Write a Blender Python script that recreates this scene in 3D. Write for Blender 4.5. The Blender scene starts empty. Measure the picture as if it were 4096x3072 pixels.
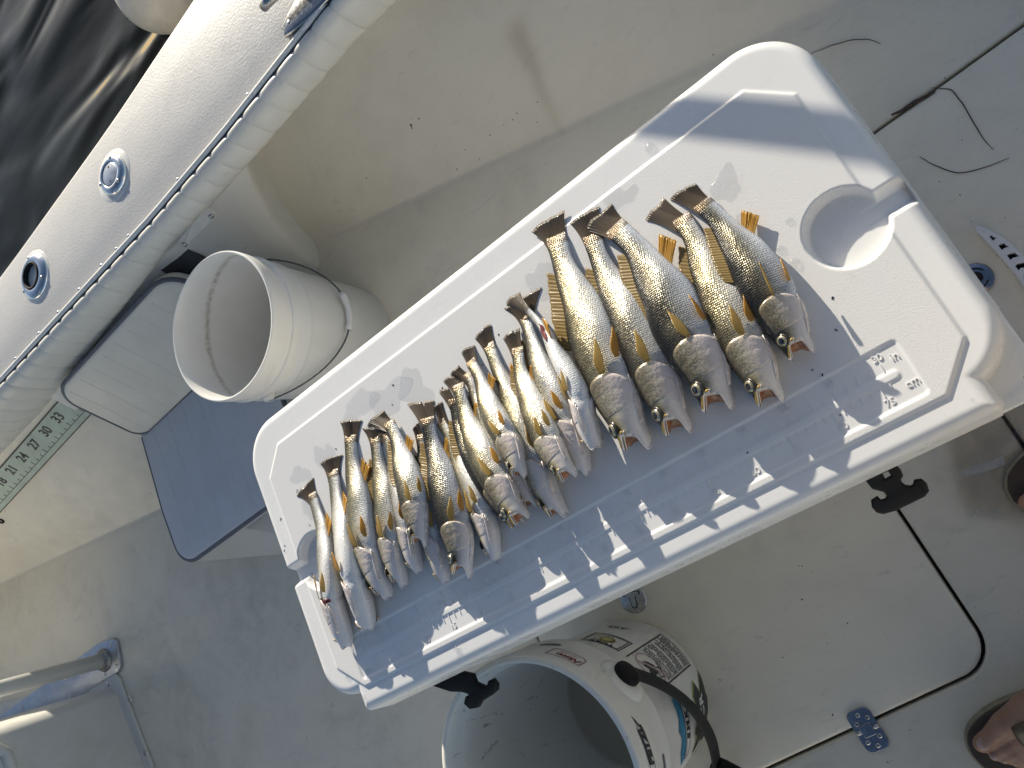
import bpy, bmesh, math, random
import numpy as np
from mathutils import Vector, Matrix

random.seed(7)
rng = np.random.default_rng(11)
D = bpy.data
SC = bpy.context.scene
COL = SC.collection

# ---------------------------------------------------------------- camera
# world: metres, x along the cooler's ruler, y towards the near gunwale, z up, deck at z = 0
FOC = 3028.289                       # focal length in pixels of a 4096 x 3072 frame
CAM = np.array([0.797, -0.067, 1.355])
ROT = np.array([[0.75197, -0.41276, -0.51397], [-0.50455, -0.86217, -0.0458], [-0.42423, 0.29376, -0.85658]])
cam_d = D.cameras.new('camera')
cam_d.sensor_fit = 'HORIZONTAL'
cam_d.sensor_width = 36.0
cam_d.lens = 36.0 * FOC / 4096.0
cam_d.clip_start = 0.02
cam_d.clip_end = 4000.0
cam = D.objects.new('camera', cam_d)
COL.objects.link(cam)
mw = Matrix(((ROT[0][0], -ROT[1][0], -ROT[2][0], CAM[0]),
             (ROT[0][1], -ROT[1][1], -ROT[2][1], CAM[1]),
             (ROT[0][2], -ROT[1][2], -ROT[2][2], CAM[2]),
             (0, 0, 0, 1)))
cam.matrix_world = mw
SC.camera = cam

# ---------------------------------------------------------------- sky, sun, exposure
SUN_EL = math.radians(17.0)
LIGHT = np.array([0.235, -0.972])            # direction the sunlight travels in plan
W = D.worlds.new('World')
SC.world = W
W.use_nodes = True
wn = W.node_tree
bg = wn.nodes['Background']
sky = wn.nodes.new('ShaderNodeTexSky')
sky.sky_type = 'NISHITA'
sky.sun_disc = False
sky.sun_elevation = SUN_EL
sky.sun_rotation = math.atan2(-LIGHT[0], -LIGHT[1])
sky.dust_density = 0.7
sky.air_density = 0.75
sky.ozone_density = 0.6
wn.links.new(sky.outputs[0], bg.inputs[0])
bg.inputs[1].default_value = 0.094
sun_d = D.lights.new('sun', 'SUN')
sun_d.energy = 5.0
sun_d.angle = math.radians(0.55)
sun_d.color = (1.0, 0.91, 0.76)
sun = D.objects.new('sun', sun_d)
COL.objects.link(sun)
ldir = Vector((LIGHT[0] * math.cos(SUN_EL), LIGHT[1] * math.cos(SUN_EL), -math.sin(SUN_EL)))
sun.rotation_euler = ldir.to_track_quat('-Z', 'Y').to_euler()
SC.view_settings.view_transform = 'Standard'
SC.view_settings.look = 'None'
SC.view_settings.gamma = 1.0
SC.view_settings.exposure = 0.52
SC.view_settings.use_curve_mapping = False
SC.render.engine = 'CYCLES'
SC.cycles.max_bounces = 8
SC.cycles.use_denoising = True


# ---------------------------------------------------------------- helpers
def at(px, py, z=0.0):
    """point of the place seen at a photo pixel, on the level z"""
    w = ROT.T @ np.array([(px - 2048) / FOC, (py - 1536) / FOC, 1.0])
    return CAM + (z - CAM[2]) / w[2] * w


def tag(o, label=None, cat=None, group=None, kind=None):
    if label: o['label'] = label
    if cat: o['category'] = cat
    if group: o['group'] = group
    if kind: o['kind'] = kind
    return o


def link(name, me, mat=None, parent=None, smooth=False):
    o = D.objects.new(name, me)
    COL.objects.link(o)
    if mat is not None and len(me.materials) == 0:
        for m in (mat if isinstance(mat, (list, tuple)) else [mat]):
            me.materials.append(m)
    if smooth:
        me.polygons.foreach_set('use_smooth', [True] * len(me.polygons))
    if parent is not None:
        o.parent = parent
        o.matrix_parent_inverse = parent.matrix_basis.inverted()
    return o


def thing(name, label, cat, loc=(0, 0, 0), group=None):
    o = D.objects.new(name, None)
    o.empty_display_size = 0.05
    COL.objects.link(o)
    o.location = loc
    return tag(o, label, cat, group)


def mesh(name, verts, faces):
    me = D.meshes.new(name)
    me.from_pydata([tuple(map(float, v)) for v in verts], [], [tuple(f) for f in faces])
    me.update()
    return me


def grid_faces(nu, nv, wrap_v=False, flip=False, off=0):
    fs = []
    for i in range(nu - 1):
        for j in range(nv if wrap_v else nv - 1):
            a = off + i * nv + j
            b = off + i * nv + (j + 1) % nv
            c = off + (i + 1) * nv + (j + 1) % nv
            d = off + (i + 1) * nv + j
            fs.append((a, d, c, b) if flip else (a, b, c, d))
    return fs


class MB:
    """collects simple solids, builds them as one mesh object"""
    def __init__(self): self.v, self.f = [], []

    def add(self, vs, fs):
        o = len(self.v)
        self.v += [tuple(map(float, p)) for p in vs]
        self.f += [tuple(i + o for i in f) for f in fs]
        return self

    def box(self, c, s, ang=0.0):
        ca, sa = math.cos(ang), math.sin(ang)
        vs = []
        for dz in (-1, 1):
            for dx, dy in ((-1, -1), (1, -1), (1, 1), (-1, 1)):
                x, y = dx * s[0] / 2, dy * s[1] / 2
                vs.append((c[0] + x * ca - y * sa, c[1] + x * sa + y * ca, c[2] + dz * s[2] / 2))
        return self.add(vs, [(3, 2, 1, 0), (4, 5, 6, 7), (0, 1, 5, 4), (1, 2, 6, 5), (2, 3, 7, 6), (3, 0, 4, 7)])

    def prism(self, low, high):
        n = len(low)
        return self.add(list(low) + list(high), [tuple(range(n - 1, -1, -1)), tuple(range(n, 2 * n))] +
                        [(i, (i + 1) % n, n + (i + 1) % n, n + i) for i in range(n)])

    def tube(self, pts, r, n=12, caps=True):
        pts = [np.array(p, float) for p in pts]
        rs = r if hasattr(r, '__len__') else [r] * len(pts)
        vs = []
        prev = None
        for i, p in enumerate(pts):
            t = pts[min(i + 1, len(pts) - 1)] - pts[max(i - 1, 0)]
            t /= np.linalg.norm(t) + 1e-12
            if prev is None:
                a = np.array([0, 0, 1.0]) if abs(t[2]) < 0.9 else np.array([1.0, 0, 0])
                u = np.cross(t, a)
            else:
                u = prev - t * (prev @ t)
            u /= np.linalg.norm(u)
            prev = u
            w = np.cross(t, u)
            for k in range(n):
                an = 2 * math.pi * k / n
                vs.append(p + rs[i] * (math.cos(an) * u + math.sin(an) * w))
        fs = grid_faces(len(pts), n, True)
        if caps:
            fs += [tuple(range(n - 1, -1, -1)), tuple((len(pts) - 1) * n + k for k in range(n))]
        return self.add(vs, fs)

    def lathe(self, prof, c=(0, 0, 0), n=48, close=False):
        vs = []
        for r, z in prof:
            for k in range(n):
                an = 2 * math.pi * k / n
                vs.append((c[0] + r * math.cos(an), c[1] + r * math.sin(an), c[2] + z))
        fs = grid_faces(len(prof), n, True)
        return self.add(vs, fs)

    def dome(self, c, r, h, n=10, up=(0, 0, 1)):
        """screw or bolt head"""
        up = np.array(up, float); up /= np.linalg.norm(up)
        a = np.array([1.0, 0, 0]) if abs(up[0]) < 0.9 else np.array([0, 1.0, 0])
        u = np.cross(up, a); u /= np.linalg.norm(u); w = np.cross(up, u)
        c = np.array(c, float)
        vs, prof = [], [(1.0, 0.0), (0.95, 0.5), (0.6, 0.9), (0.12, 1.0)]
        for q, z in prof:
            for k in range(n):
                an = 2 * math.pi * k / n
                vs.append(c + r * q * (math.cos(an) * u + math.sin(an) * w) + up * h * z)
        fs = grid_faces(4, n, True) + [tuple(3 * n + k for k in range(n))]
        return self.add(vs, fs)

    def build(self, name, mat, parent=None, smooth=False, bevel=0, auto=None):
        me = mesh(name, self.v, self.f)
        o = link(name, me, mat, parent, smooth)
        if bevel:
            b = o.modifiers.new('bevel', 'BEVEL'); b.width = bevel; b.segments = 3; b.limit_method = 'ANGLE'
            b.angle_limit = math.radians(35)
            me.polygons.foreach_set('use_smooth', [True] * len(me.polygons))
            o.modifiers.new('normals', 'WEIGHTED_NORMAL')
        if auto:
            shade_auto(me, auto)
        return o


def shade_auto(me, deg=35):
    me.polygons.foreach_set('use_smooth', [True] * len(me.polygons))
    bm = bmesh.new(); bm.from_mesh(me)
    for e in bm.edges:
        if len(e.link_faces) == 2 and e.calc_face_angle(0) > math.radians(deg):
            e.smooth = False
    bm.to_mesh(me); bm.free()


def flat_solid(name, outlines, z0, z1, bevel=0.0, res=0):
    """mesh of a flat outline (first loop outer, further loops holes) between z0 and z1"""
    cu = D.curves.new(name, 'CURVE')
    cu.dimensions = '2D'; cu.fill_mode = 'BOTH'
    cu.extrude = max((z1 - z0) / 2 - bevel, 0.0)
    cu.bevel_depth = bevel; cu.bevel_resolution = 2
    for pts in outlines:
        sp = cu.splines.new('POLY')
        sp.points.add(len(pts) - 1)
        for p, q in zip(sp.points, pts):
            p.co = (float(q[0]), float(q[1]), 0, 1)
        sp.use_cyclic_u = True
    o = D.objects.new(name, cu); COL.objects.link(o)
    me = D.meshes.new_from_object(o.evaluated_get(bpy.context.evaluated_depsgraph_get()))
    D.objects.remove(o); D.curves.remove(cu)
    me.name = name
    me.transform(Matrix.Translation((0, 0, (z0 + z1) / 2)))
    bm = bmesh.new(); bm.from_mesh(me)
    bmesh.ops.remove_doubles(bm, verts=bm.verts, dist=1e-5)
    bmesh.ops.recalc_face_normals(bm, faces=bm.faces)
    bm.to_mesh(me); bm.free()
    return me


def text_mesh(body, size, depth=0.0, bold=0.0, align='CENTER', shear=0.0, space=1.0):
    cu = D.curves.new('lettering', 'FONT')
    cu.body = body; cu.size = size; cu.align_x = align; cu.align_y = 'CENTER'
    cu.extrude = depth; cu.offset = bold; cu.shear = shear; cu.space_character = space
    cu.resolution_u = 3
    o = D.objects.new('lettering', cu); COL.objects.link(o)
    me = D.meshes.new_from_object(o.evaluated_get(bpy.context.evaluated_depsgraph_get()))
    D.objects.remove(o); D.curves.remove(cu)
    return me


def join_meshes(name, items):
    """items: (mesh, matrix)"""
    bm = bmesh.new()
    for me, m in items:
        t = bmesh.new(); t.from_mesh(me); t.transform(m)
        tmp = D.meshes.new('tmp'); t.to_mesh(tmp); t.free()
        bm.from_mesh(tmp); D.meshes.remove(tmp)
    out = D.meshes.new(name); bm.to_mesh(out); bm.free()
    return out


def rounded_rect(x0, x1, y0, y1, r, n=8):
    pts = []
    rr = r if hasattr(r, '__len__') else [r] * 4
    for (cx, cy, a0), q in zip(((x1, y1, 0), (x0, y1, 90), (x0, y0, 180), (x1, y0, 270)), rr):
        sx = -1 if cx == x1 else 1
        sy = -1 if cy == y1 else 1
        for k in range(n + 1):
            a = math.radians(a0 + 90 * k / n)
            pts.append((cx + sx * q + q * math.cos(a), cy + sy * q + q * math.sin(a)))
    return pts


def catmull(P, n):
    P = [np.array(p, float) for p in P]
    Q = [2 * P[0] - P[1]] + P + [2 * P[-1] - P[-2]]
    out = []
    m = len(P) - 1
    for k in range(n):
        t = k / (n - 1) * m
        i = min(int(t), m - 1); u = t - i
        a, b, c, d = Q[i], Q[i + 1], Q[i + 2], Q[i + 3]
        out.append(0.5 * (2 * b + (c - a) * u + (2 * a - 5 * b + 4 * c - d) * u * u + (3 * b - a - 3 * c + d) * u ** 3))
    return np.array(out)


# ---------------------------------------------------------------- materials
class NT:
    def __init__(self, name):
        self.m = D.materials.new(name); self.m.use_nodes = True
        self.t = self.m.node_tree
        self.p = self.t.nodes['Principled BSDF']
        self.out = self.t.nodes['Material Output']

    def n(self, typ, **kw):
        nd = self.t.nodes.new('ShaderNode' + typ)
        for k, v in kw.items(): setattr(nd, k, v)
        return nd

    def l(self, a, b): self.t.links.new(a, b)

    def val(self, sock, v):
        if hasattr(v, 'links'): self.l(v, sock)
        else: sock.default_value = v

    def coord(self, kind='Object'):
        return self.n('TexCoord').outputs[kind]

    def mapping(self, vec, scale=(1, 1, 1), loc=(0, 0, 0), rot=(0, 0, 0)):
        m = self.n('Mapping'); self.l(vec, m.inputs[0])
        m.inputs['Scale'].default_value = scale; m.inputs['Location'].default_value = loc; m.inputs['Rotation'].default_value = rot
        return m.outputs[0]

    def noise(self, vec, scale, detail=4, rough=0.55, dist=0.0):
        t = self.n('TexNoise'); self.l(vec, t.inputs['Vector'])
        t.inputs['Scale'].default_value = scale; t.inputs['Detail'].default_value = detail
        t.inputs['Roughness'].default_value = rough; t.inputs['Distortion'].default_value = dist
        return t.outputs[0]

    def voro(self, vec, scale, feature='F1', rand=1.0, out='Distance'):
        t = self.n('TexVoronoi', feature=feature); self.l(vec, t.inputs['Vector'])
        t.inputs['Scale'].default_value = scale
        t.inputs['Randomness'].default_value = rand
        return t.outputs[out]

    def ramp(self, fac, stops, interp='LINEAR'):
        r = self.n('ValToRGB'); self.l(fac, r.inputs[0]); cr = r.color_ramp; cr.interpolation = interp
        while len(cr.elements) < len(stops): cr.elements.new(0.5)
        for e, (p, c) in zip(cr.elements, stops):
            e.position = p
            e.color = (*c, 1) if hasattr(c, '__len__') else (c, c, c, 1)
        return r.outputs[0]

    def mix(self, fac, a, b, mode='MIX'):
        m = self.n('Mix', data_type='RGBA', blend_type=mode)
        self.val(m.inputs[0], fac)
        for s, v in ((m.inputs[6], a), (m.inputs[7], b)):
            if hasattr(v, 'links'): self.l(v, s)
            else: s.default_value = (*v, 1) if len(v) == 3 else v
        return m.outputs[2]

    def math(self, op, a, b=0.0, clamp=False):
        m = self.n('Math', operation=op, use_clamp=clamp)
        self.val(m.inputs[0], a); self.val(m.inputs[1], b)
        return m.outputs[0]

    def bump(self, h, strength=0.3, dist=0.001, normal=None):
        b = self.n('Bump'); self.l(h, b.inputs['Height'])
        b.inputs['Strength'].default_value = strength; b.inputs['Distance'].default_value = dist
        if normal is not None: self.l(normal, b.inputs['Normal'])
        return b.outputs[0]

    def set(self, color=None, rough=None, metal=None, normal=None, **kw):
        p = self.p.inputs
        if color is not None:
            if hasattr(color, 'links'): self.l(color, p['Base Color'])
            else: p['Base Color'].default_value = (*color, 1)
        if rough is not None: self.val(p['Roughness'], rough)
        if metal is not None: self.val(p['Metallic'], metal)
        if normal is not None: self.l(normal, p['Normal'])
        for k, v in kw.items(): self.val(p[k.replace('_', ' ')], v)
        return self.m


def plain(name, col, rough=0.5, metal=0.0, var=0.12, scale=30, bump=0.0, bscale=300, **kw):
    t = NT(name); co = t.coord('Object')
    f = t.noise(co, scale, 5, 0.6)
    lo = tuple(c * (1 - var) for c in col); hi = tuple(min(c * (1 + var), 1) for c in col)
    c = t.ramp(f, [(0.3, lo), (0.7, hi)])
    nrm = t.bump(t.noise(co, bscale, 3), bump, 0.0006) if bump else None
    r = t.ramp(t.noise(co, scale * 2.3, 4), [(0.3, max(rough - 0.08, 0.02)), (0.75, min(rough + 0.1, 1))])
    return t.set(c, r, metal, nrm, **kw)


def gelcoat(name, col, dirt=(0.30, 0.28, 0.22), amount=0.5, rough=0.38, texture=0.0, tscale=260, speck=0.5, seed=0.0):
    """old boat gelcoat: blotches, scuffs, grey smears, small dark specks"""
    t = NT(name); co = t.mapping(t.coord('Object'), loc=(seed, seed * 0.7, seed * 0.3))
    a = t.noise(co, 3.2, 6, 0.62, 0.6)
    b = t.noise(co, 15, 6, 0.65, 0.8)
    f = t.math('MULTIPLY', t.ramp(a, [(0.42, 0.0), (0.74, 1.0)]), t.ramp(b, [(0.36, 0.15), (0.75, 1.0)]))
    c = t.mix(t.math('MULTIPLY', f, amount), col, dirt)
    # elongated scuffs
    sc = t.noise(t.mapping(co, scale=(9, 38, 20), rot=(0, 0, 0.6)), 1.6, 5, 0.7, 1.4)
    c = t.mix(t.math('MULTIPLY', t.ramp(sc, [(0.58, 0.0), (0.74, 1.0)]), 0.42 * amount), c, (0.20, 0.20, 0.19))
    # warm yellowing
    c = t.mix(t.math('MULTIPLY', t.ramp(t.noise(co, 5.5, 3), [(0.5, 0.0), (0.8, 1.0)]), 0.3 * amount), c, (0.50, 0.43, 0.28))
    # specks
    v = t.n('TexVoronoi', feature='F1'); t.l(t.mapping(co, scale=(1, 1, 1)), v.inputs['Vector']); v.inputs['Scale'].default_value = 26
    sp = t.ramp(v.outputs['Distance'], [(0.035, 1.0), (0.06, 0.0)])
    keep = t.ramp(t.math('FRACT', t.math('MULTIPLY', v.outputs['Color'], 7.31)), [(0.72, 0.0), (0.8, 1.0)])
    c = t.mix(t.math('MULTIPLY', t.math('MULTIPLY', sp, keep), speck), c, (0.03, 0.025, 0.02))
    r = t.ramp(b, [(0.3, rough - 0.08), (0.75, rough + 0.14)])
    nrm = None
    if texture:
        nrm = t.bump(t.noise(co, tscale, 3, 0.6), texture, 0.0012)
    else:
        nrm = t.bump(t.noise(co, 30, 3), 0.06, 0.002)
    return t.set(c, r, 0.0, nrm)

# ---- shared materials
M = {}
M['deck'] = gelcoat('deck_gelcoat', (0.74, 0.69, 0.565), amount=0.6, rough=0.42, texture=0.10, tscale=420, seed=1.3)
M['hatch'] = gelcoat('hatch_gelcoat', (0.82, 0.76, 0.615), amount=0.55, rough=0.42, texture=0.10, tscale=420, seed=5.1)
M['liner'] = gelcoat('liner_gelcoat', (0.68, 0.635, 0.53), amount=0.4, rough=0.34, seed=2.7, speck=0.7)
M['seatbox'] = gelcoat('seat_gelcoat', (0.68, 0.66, 0.60), amount=0.35, rough=0.34, seed=8.2)
M['gunwale'] = gelcoat('gunwale_nonskid', (0.60, 0.585, 0.555), amount=0.22, rough=0.42, texture=0.55, tscale=190, speck=0.15, seed=4.4)
M['console'] = gelcoat('console_gelcoat', (0.62, 0.61, 0.56), amount=0.4, rough=0.35, seed=9.9)
M['gutter'] = plain('gutter_grime', (0.055, 0.042, 0.030), 0.7, var=0.5, scale=60)
M['vinyl'] = plain('white_vinyl', (0.70, 0.675, 0.60), 0.36, var=0.05, scale=12, bump=0.10, bscale=900)
M['vinyl_back'] = plain('backrest_vinyl', (0.76, 0.71, 0.60), 0.4, var=0.05, scale=14, bump=0.08, bscale=900)
M['vinyl_seat'] = plain('seat_vinyl', (0.55, 0.56, 0.575), 0.38, var=0.06, scale=10, bump=0.08, bscale=900)
M['piping'] = plain('grey_piping', (0.115, 0.125, 0.14), 0.45, var=0.1, scale=40)
M['chrome'] = plain('polished_steel', (0.70, 0.71, 0.72), 0.16, 1.0, var=0.08, scale=60)
M['steel'] = plain('brushed_steel', (0.55, 0.55, 0.54), 0.3, 1.0, var=0.15, scale=120, bump=0.05)
M['alu'] = plain('worn_aluminium', (0.50, 0.52, 0.55), 0.34, 0.85, var=0.14, scale=22)
M['pipe'] = plain('painted_pipe', (0.64, 0.635, 0.59), 0.36, 0.0, var=0.04, scale=6)
M['black'] = plain('black_rubber', (0.006, 0.006, 0.0065), 0.6, var=0.25, scale=60, bump=0.1, Specular_IOR_Level=0.25)
M['hole'] = plain('dark_hollow', (0.006, 0.006, 0.006), 0.8, var=0.2)
M['darkpanel'] = plain('charcoal_panel', (0.035, 0.036, 0.036), 0.5, var=0.15, scale=30)
M['plastic'] = plain('white_plastic', (0.72, 0.715, 0.69), 0.35, var=0.04, scale=20)
M['trim'] = plain('white_trim', (0.74, 0.73, 0.68), 0.25, var=0.05, scale=25)


def round_poly(P, r, n=10):
    out = []
    m = len(P)
    rr = r if hasattr(r, '__len__') else [r] * m
    for i in range(m):
        a, b, c = (np.array(P[(i + k) % m], float) for k in (-1, 0, 1))
        u = (a - b) / np.linalg.norm(a - b); v = (c - b) / np.linalg.norm(c - b)
        half = math.acos(max(-1, min(1, u @ v))) / 2
        if rr[i] <= 0 or half > 1.55:
            out.append(tuple(b)); continue
        d = rr[i] / math.tan(half)
        s, e = b + u * d, b + v * d
        bis = (u + v) / np.linalg.norm(u + v)
        cen_ = b + bis * rr[i] / math.sin(half)
        a0 = math.atan2(*(s - cen_)[::-1]); a1_ = math.atan2(*(e - cen_)[::-1])
        da = (a1_ - a0 + math.pi) % (2 * math.pi) - math.pi
        for k in range(n + 1):
            a_ = a0 + da * k / n
            out.append((cen_[0] + rr[i] * math.cos(a_), cen_[1] + rr[i] * math.sin(a_)))
    return out


def grow(P, d):
    """offset a convex outline outwards"""
    P = [np.array(p, float) for p in P]
    c = sum(P) / len(P)
    out = []
    for i in range(len(P)):
        t = P[(i + 1) % len(P)] - P[i - 1]
        n = np.array([t[1], -t[0]]); n /= np.linalg.norm(n) + 1e-12
        if n @ (P[i] - c) < 0: n = -n
        out.append(P[i] + n * d)
    return out


def lerp_table(T):
    xs = [a for a, b in T]; ys = [b for a, b in T]
    return lambda x: float(np.interp(x, xs, ys))


# ---------------------------------------------------------------- water
t = NT('harbour_water')
co = t.coord('Object')
w1 = t.noise(t.mapping(co, scale=(1.0, 2.2, 1), rot=(0, 0, 0.35)), 1.5, 0.9, 0.4, 0.9)
w2 = t.noise(t.mapping(co, scale=(1.0, 2.2, 1), rot=(0, 0, -0.2)), 5.0, 3, 0.5, 0.5)
h = t.math('ADD', w1, t.math('MULTIPLY', w2, 0.02))
nrm = t.bump(h, 0.6, 0.07)
M['water'] = t.set((0.016, 0.017, 0.013), 0.07, 0.0, nrm, IOR=1.19)
water = link('water', mesh('water', [(-1500, -1500, -0.32), (1500, -1500, -0.32), (1500, 1500, -0.32), (-1500, 1500, -0.32)], [(0, 1, 2, 3)]), M['water'])
tag(water, kind='structure')

# ---------------------------------------------------------------- deck with two hatch openings
H1 = round_poly([(0.638, -0.026), (0.650, -0.388), (-0.065, -0.459), (-0.065, -0.026)], 0.052)
H2 = round_poly([(0.850, 0.403), (1.72, 0.436), (1.72, -0.62), (0.850, -0.62)], 0.05)
deck_me = flat_solid('deck', [[(-3.2, -1.75), (2.6, -1.75), (2.6, 1.15), (-3.2, 1.15)], grow(H1, 0.0125), grow(H2, 0.0125)], -0.03, 0.0, bevel=0.005); shade_auto(deck_me, 50)
deck = tag(link('deck', deck_me, M['deck']), kind='structure')
gut = MB().box((0.9, -0.2, -0.036), (3.4, 1.9, 0.01)).build('hatch_gutter', M['gutter'], deck)
for nm, H, lab in (('deck_hatch', H1, 'off-white deck hatch lid with rounded corner, under the bucket with stickers'),
                   ('deck_hatch', H2, 'off-white deck hatch lid at the right edge, strewn with weed strands')):
    me = flat_solid(nm, [grow(H, -0.005)], -0.022, 0.003, bevel=0.007)
    shade_auto(me, 40)
    root = tag(link(nm, me, M['hatch']), lab, 'hatch')

# ---------------------------------------------------------------- hull liner: two sloped side panels
f1 = lambda x: 0.688 - 0.17 * (x + 1.107)
f2 = lambda x: 0.974 - 0.296 * (x + 0.112)
PROF = [(-0.05, 0.0012), (-0.01, 0.006), (0.03, 0.030), (0.13, 0.10), (0.40, 0.31), (0.75, 0.62), (1.0, 0.92), (1.06, 1.0)]


def wall_strip(name, xs, ff, top_y, top_z, mat):
    V = []
    ss = np.linspace(0, len(PROF) - 1, 22)
    for x in xs:
        tot = top_y(x) - ff(x)
        for s in ss:
            i = min(int(s), len(PROF) - 2); u = s - i
            o = PROF[i][0] + (PROF[i + 1][0] - PROF[i][0]) * u
            z = PROF[i][1] + (PROF[i + 1][1] - PROF[i][1]) * u
            V.append((x, ff(x) + tot * o, top_z * z))
    return link(name, mesh(name, V, grid_faces(len(xs), 22)), mat, smooth=True)


# aft panel with the rust run
t = NT('liner_with_rust')
co = t.coord('Object')

base = gelcoat('liner_fore_gelcoat', (0.68, 0.635, 0.53), amount=0.4, rough=0.34, seed=3.1, speck=0.7)
class _B: pass
t = NT.__new__(NT); t.m = base; t.t = base.node_tree; t.p = t.t.nodes['Principled BSDF']; t.out = t.t.nodes['Material Output']
co = t.coord('Object'); xs_ = t.n('SeparateXYZ'); t.l(co, xs_.inputs[0])
off = t.math('SUBTRACT', xs_.outputs[0], t.math('ADD', 0.474, t.math('MULTIPLY', xs_.outputs[2], 0.42)))
off = t.math('ADD', off, t.math('MULTIPLY', t.math('SUBTRACT', t.noise(co, 14, 3), 0.5), 0.02))
wdt = t.math('ADD', 0.010, t.math('MULTIPLY', xs_.outputs[2], 0.10))
q_ = t.math('DIVIDE', off, wdt)
m_ = t.math('POWER', 2.718, t.math('MULTIPLY', t.math('MULTIPLY', q_, q_), -1.0))
m_ = t.math('MULTIPLY', t.math('MULTIPLY', m_, 0.6), t.ramp(xs_.outputs[2], [(0.0, 0.25), (0.085, 0.75), (0.118, 0.8), (0.142, 0.0)]))
src = t.p.inputs['Base Color'].links[0].from_socket
t.l(t.mix(t.math('MULTIPLY', m_, 0.8), src, (0.25, 0.185, 0.105)), t.p.inputs['Base Color'])
wl2 = wall_strip('side_liner_fore', np.linspace(-0.26, 2.6, 40), f2, lambda x: max(1.16, f2(x) + 0.12), 0.35, base)
tag(wl2, kind='structure')
wall1_top = lambda x: 1.015
wl1 = wall_strip('side_liner_aft', np.linspace(-3.2, -0.872, 30), f1, wall1_top, 0.35, M['liner'])
tag(wl1, kind='structure')


def wall1_y(x, z):
    zz = [p[1] * 0.35 for p in PROF]; oo = [p[0] for p in PROF]
    return f1(x) + (wall1_top(x) - f1(x)) * float(np.interp(z, zz, oo))


def on_wall(px, py, fy, lo=0.0, hi=0.34):
    """where the sight line of a pixel meets a wall given as y = fy(x, z)"""
    g = lambda z: (lambda P: P[1] - fy(P[0], z))(at(px, py, z))
    for _ in range(50):
        mid = (lo + hi) / 2
        if g(mid) > 0: lo = mid
        else: hi = mid
    return at(px, py, (lo + hi) / 2)


# the moulded seat surround between the two panels
V = [(-0.225, 0.934, 0.0), (-0.95, 0.86, 0.0), (-0.95, 0.865, 0.10), (-0.95, 1.005, 0.35), (-0.02, 1.005, 0.35), (-0.10, 0.985, 0.2),
     (0.10, 1.30, 0.35), (0.10, 1.30, 0.0)]
sb = MB()
NB = 16
rows = []
for k in range(NB):
    u = k / (NB - 1)
    pts = []
    for (z, yl, yr, xr) in ((0.0, 0.845, 0.934, -0.225), (0.06, 0.85, 0.942, -0.215), (0.12, 0.868, 0.952, -0.190), (0.20, 0.912, 0.970, -0.150), (0.28, 0.965, 0.992, -0.095), (0.325, 0.998, 1.004, -0.055), (0.35, 1.02, 1.02, -0.035)):
        pts.append((-0.95 + (xr + 0.95) * u, yl + (yr - yl) * u, z))
    rows += pts
# rounded shoulder and return into the fore panel
for du, dv in ((0.012, 0.012), (0.02, 0.035), (0.03, 0.09), (0.10, 0.30)):
    for (z, yr, xr) in ((0.0, 0.934, -0.225), (0.06, 0.942, -0.215), (0.12, 0.952, -0.190), (0.20, 0.970, -0.150), (0.28, 0.992, -0.095), (0.325, 1.004, -0.055), (0.35, 1.02, -0.035)):
        rows.append((xr + du, yr + dv, z))
surround = link('seat_surround', mesh('seat_surround', rows, grid_faces(NB + 4, 7)), M['seatbox'], smooth=True)
tag(surround, kind='structure')
MB().prism([(-0.972, 0.475, 0.001), (-0.712, 0.378, 0.001), (-0.425, 0.272, 0.001), (-0.402, 0.78, 0.001), (-0.41, 0.90, 0.001), (-0.98, 0.88, 0.001)],
           [(-0.885, 0.462, 0.088), (-0.70, 0.462, 0.088), (-0.405, 0.455, 0.088), (-0.397, 0.78, 0.088), (-0.41, 0.90, 0.088), (-0.90, 0.88, 0.088)]
           ).build('seat_plinth', M['seatbox'], surround, bevel=0.012)

# ---------------------------------------------------------------- gunwale on this side
rail = lerp_table([(-3.2, 0.99), (-0.955, 1.003), (-0.26, 1.001), (0.0, 1.012), (0.272, 1.037), (0.6, 1.07), (2.6, 1.25)])
outer = lerp_table([(-3.2, 1.12), (-1.5, 1.213), (-0.747, 1.253), (-0.289, 1.287), (0.051, 1.329), (0.5, 1.40), (2.6, 1.72)])
xs = np.linspace(-3.2, 2.6, 60)
gw = flat_solid('gunwale', [[(x, rail(x) + 0.004) for x in xs] + [(x, outer(x)) for x in xs[::-1]]], 0.315, 0.40, bevel=0.011)
shade_auto(gw, 40)
gunwale = tag(link('gunwale', gw, M['gunwale']), kind='structure')
hull = MB()
for y0 in (0,):
    lo = [(x, outer(x) - 0.008) for x in xs]
    V = [(x, y, 0.33) for x, y in lo] + [(x, y - 0.12, -0.5) for x, y in lo]
    n = len(xs)
    hull.add(V, [(i, i + 1, n + i + 1, n + i) for i in range(n - 1)])
hull.build('hull_side', M['seatbox'], gunwale, smooth=True)
# unseen far side of the boat: liner and gunwale, face steepened to bounce light
far = MB()
far.prism([(-3.2, -1.42, 0.0), (2.6, -1.30, 0.0), (2.6, -1.70, 0.0), (-3.2, -1.78, 0.0)],
          [(-3.2, -1.50, 0.42), (2.6, -1.38, 0.42), (2.6, -1.78, 0.42), (-3.2, -1.86, 0.42)])
tag(far.build('far_gunwale', M['seatbox'], bevel=0.01), kind='structure')

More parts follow.
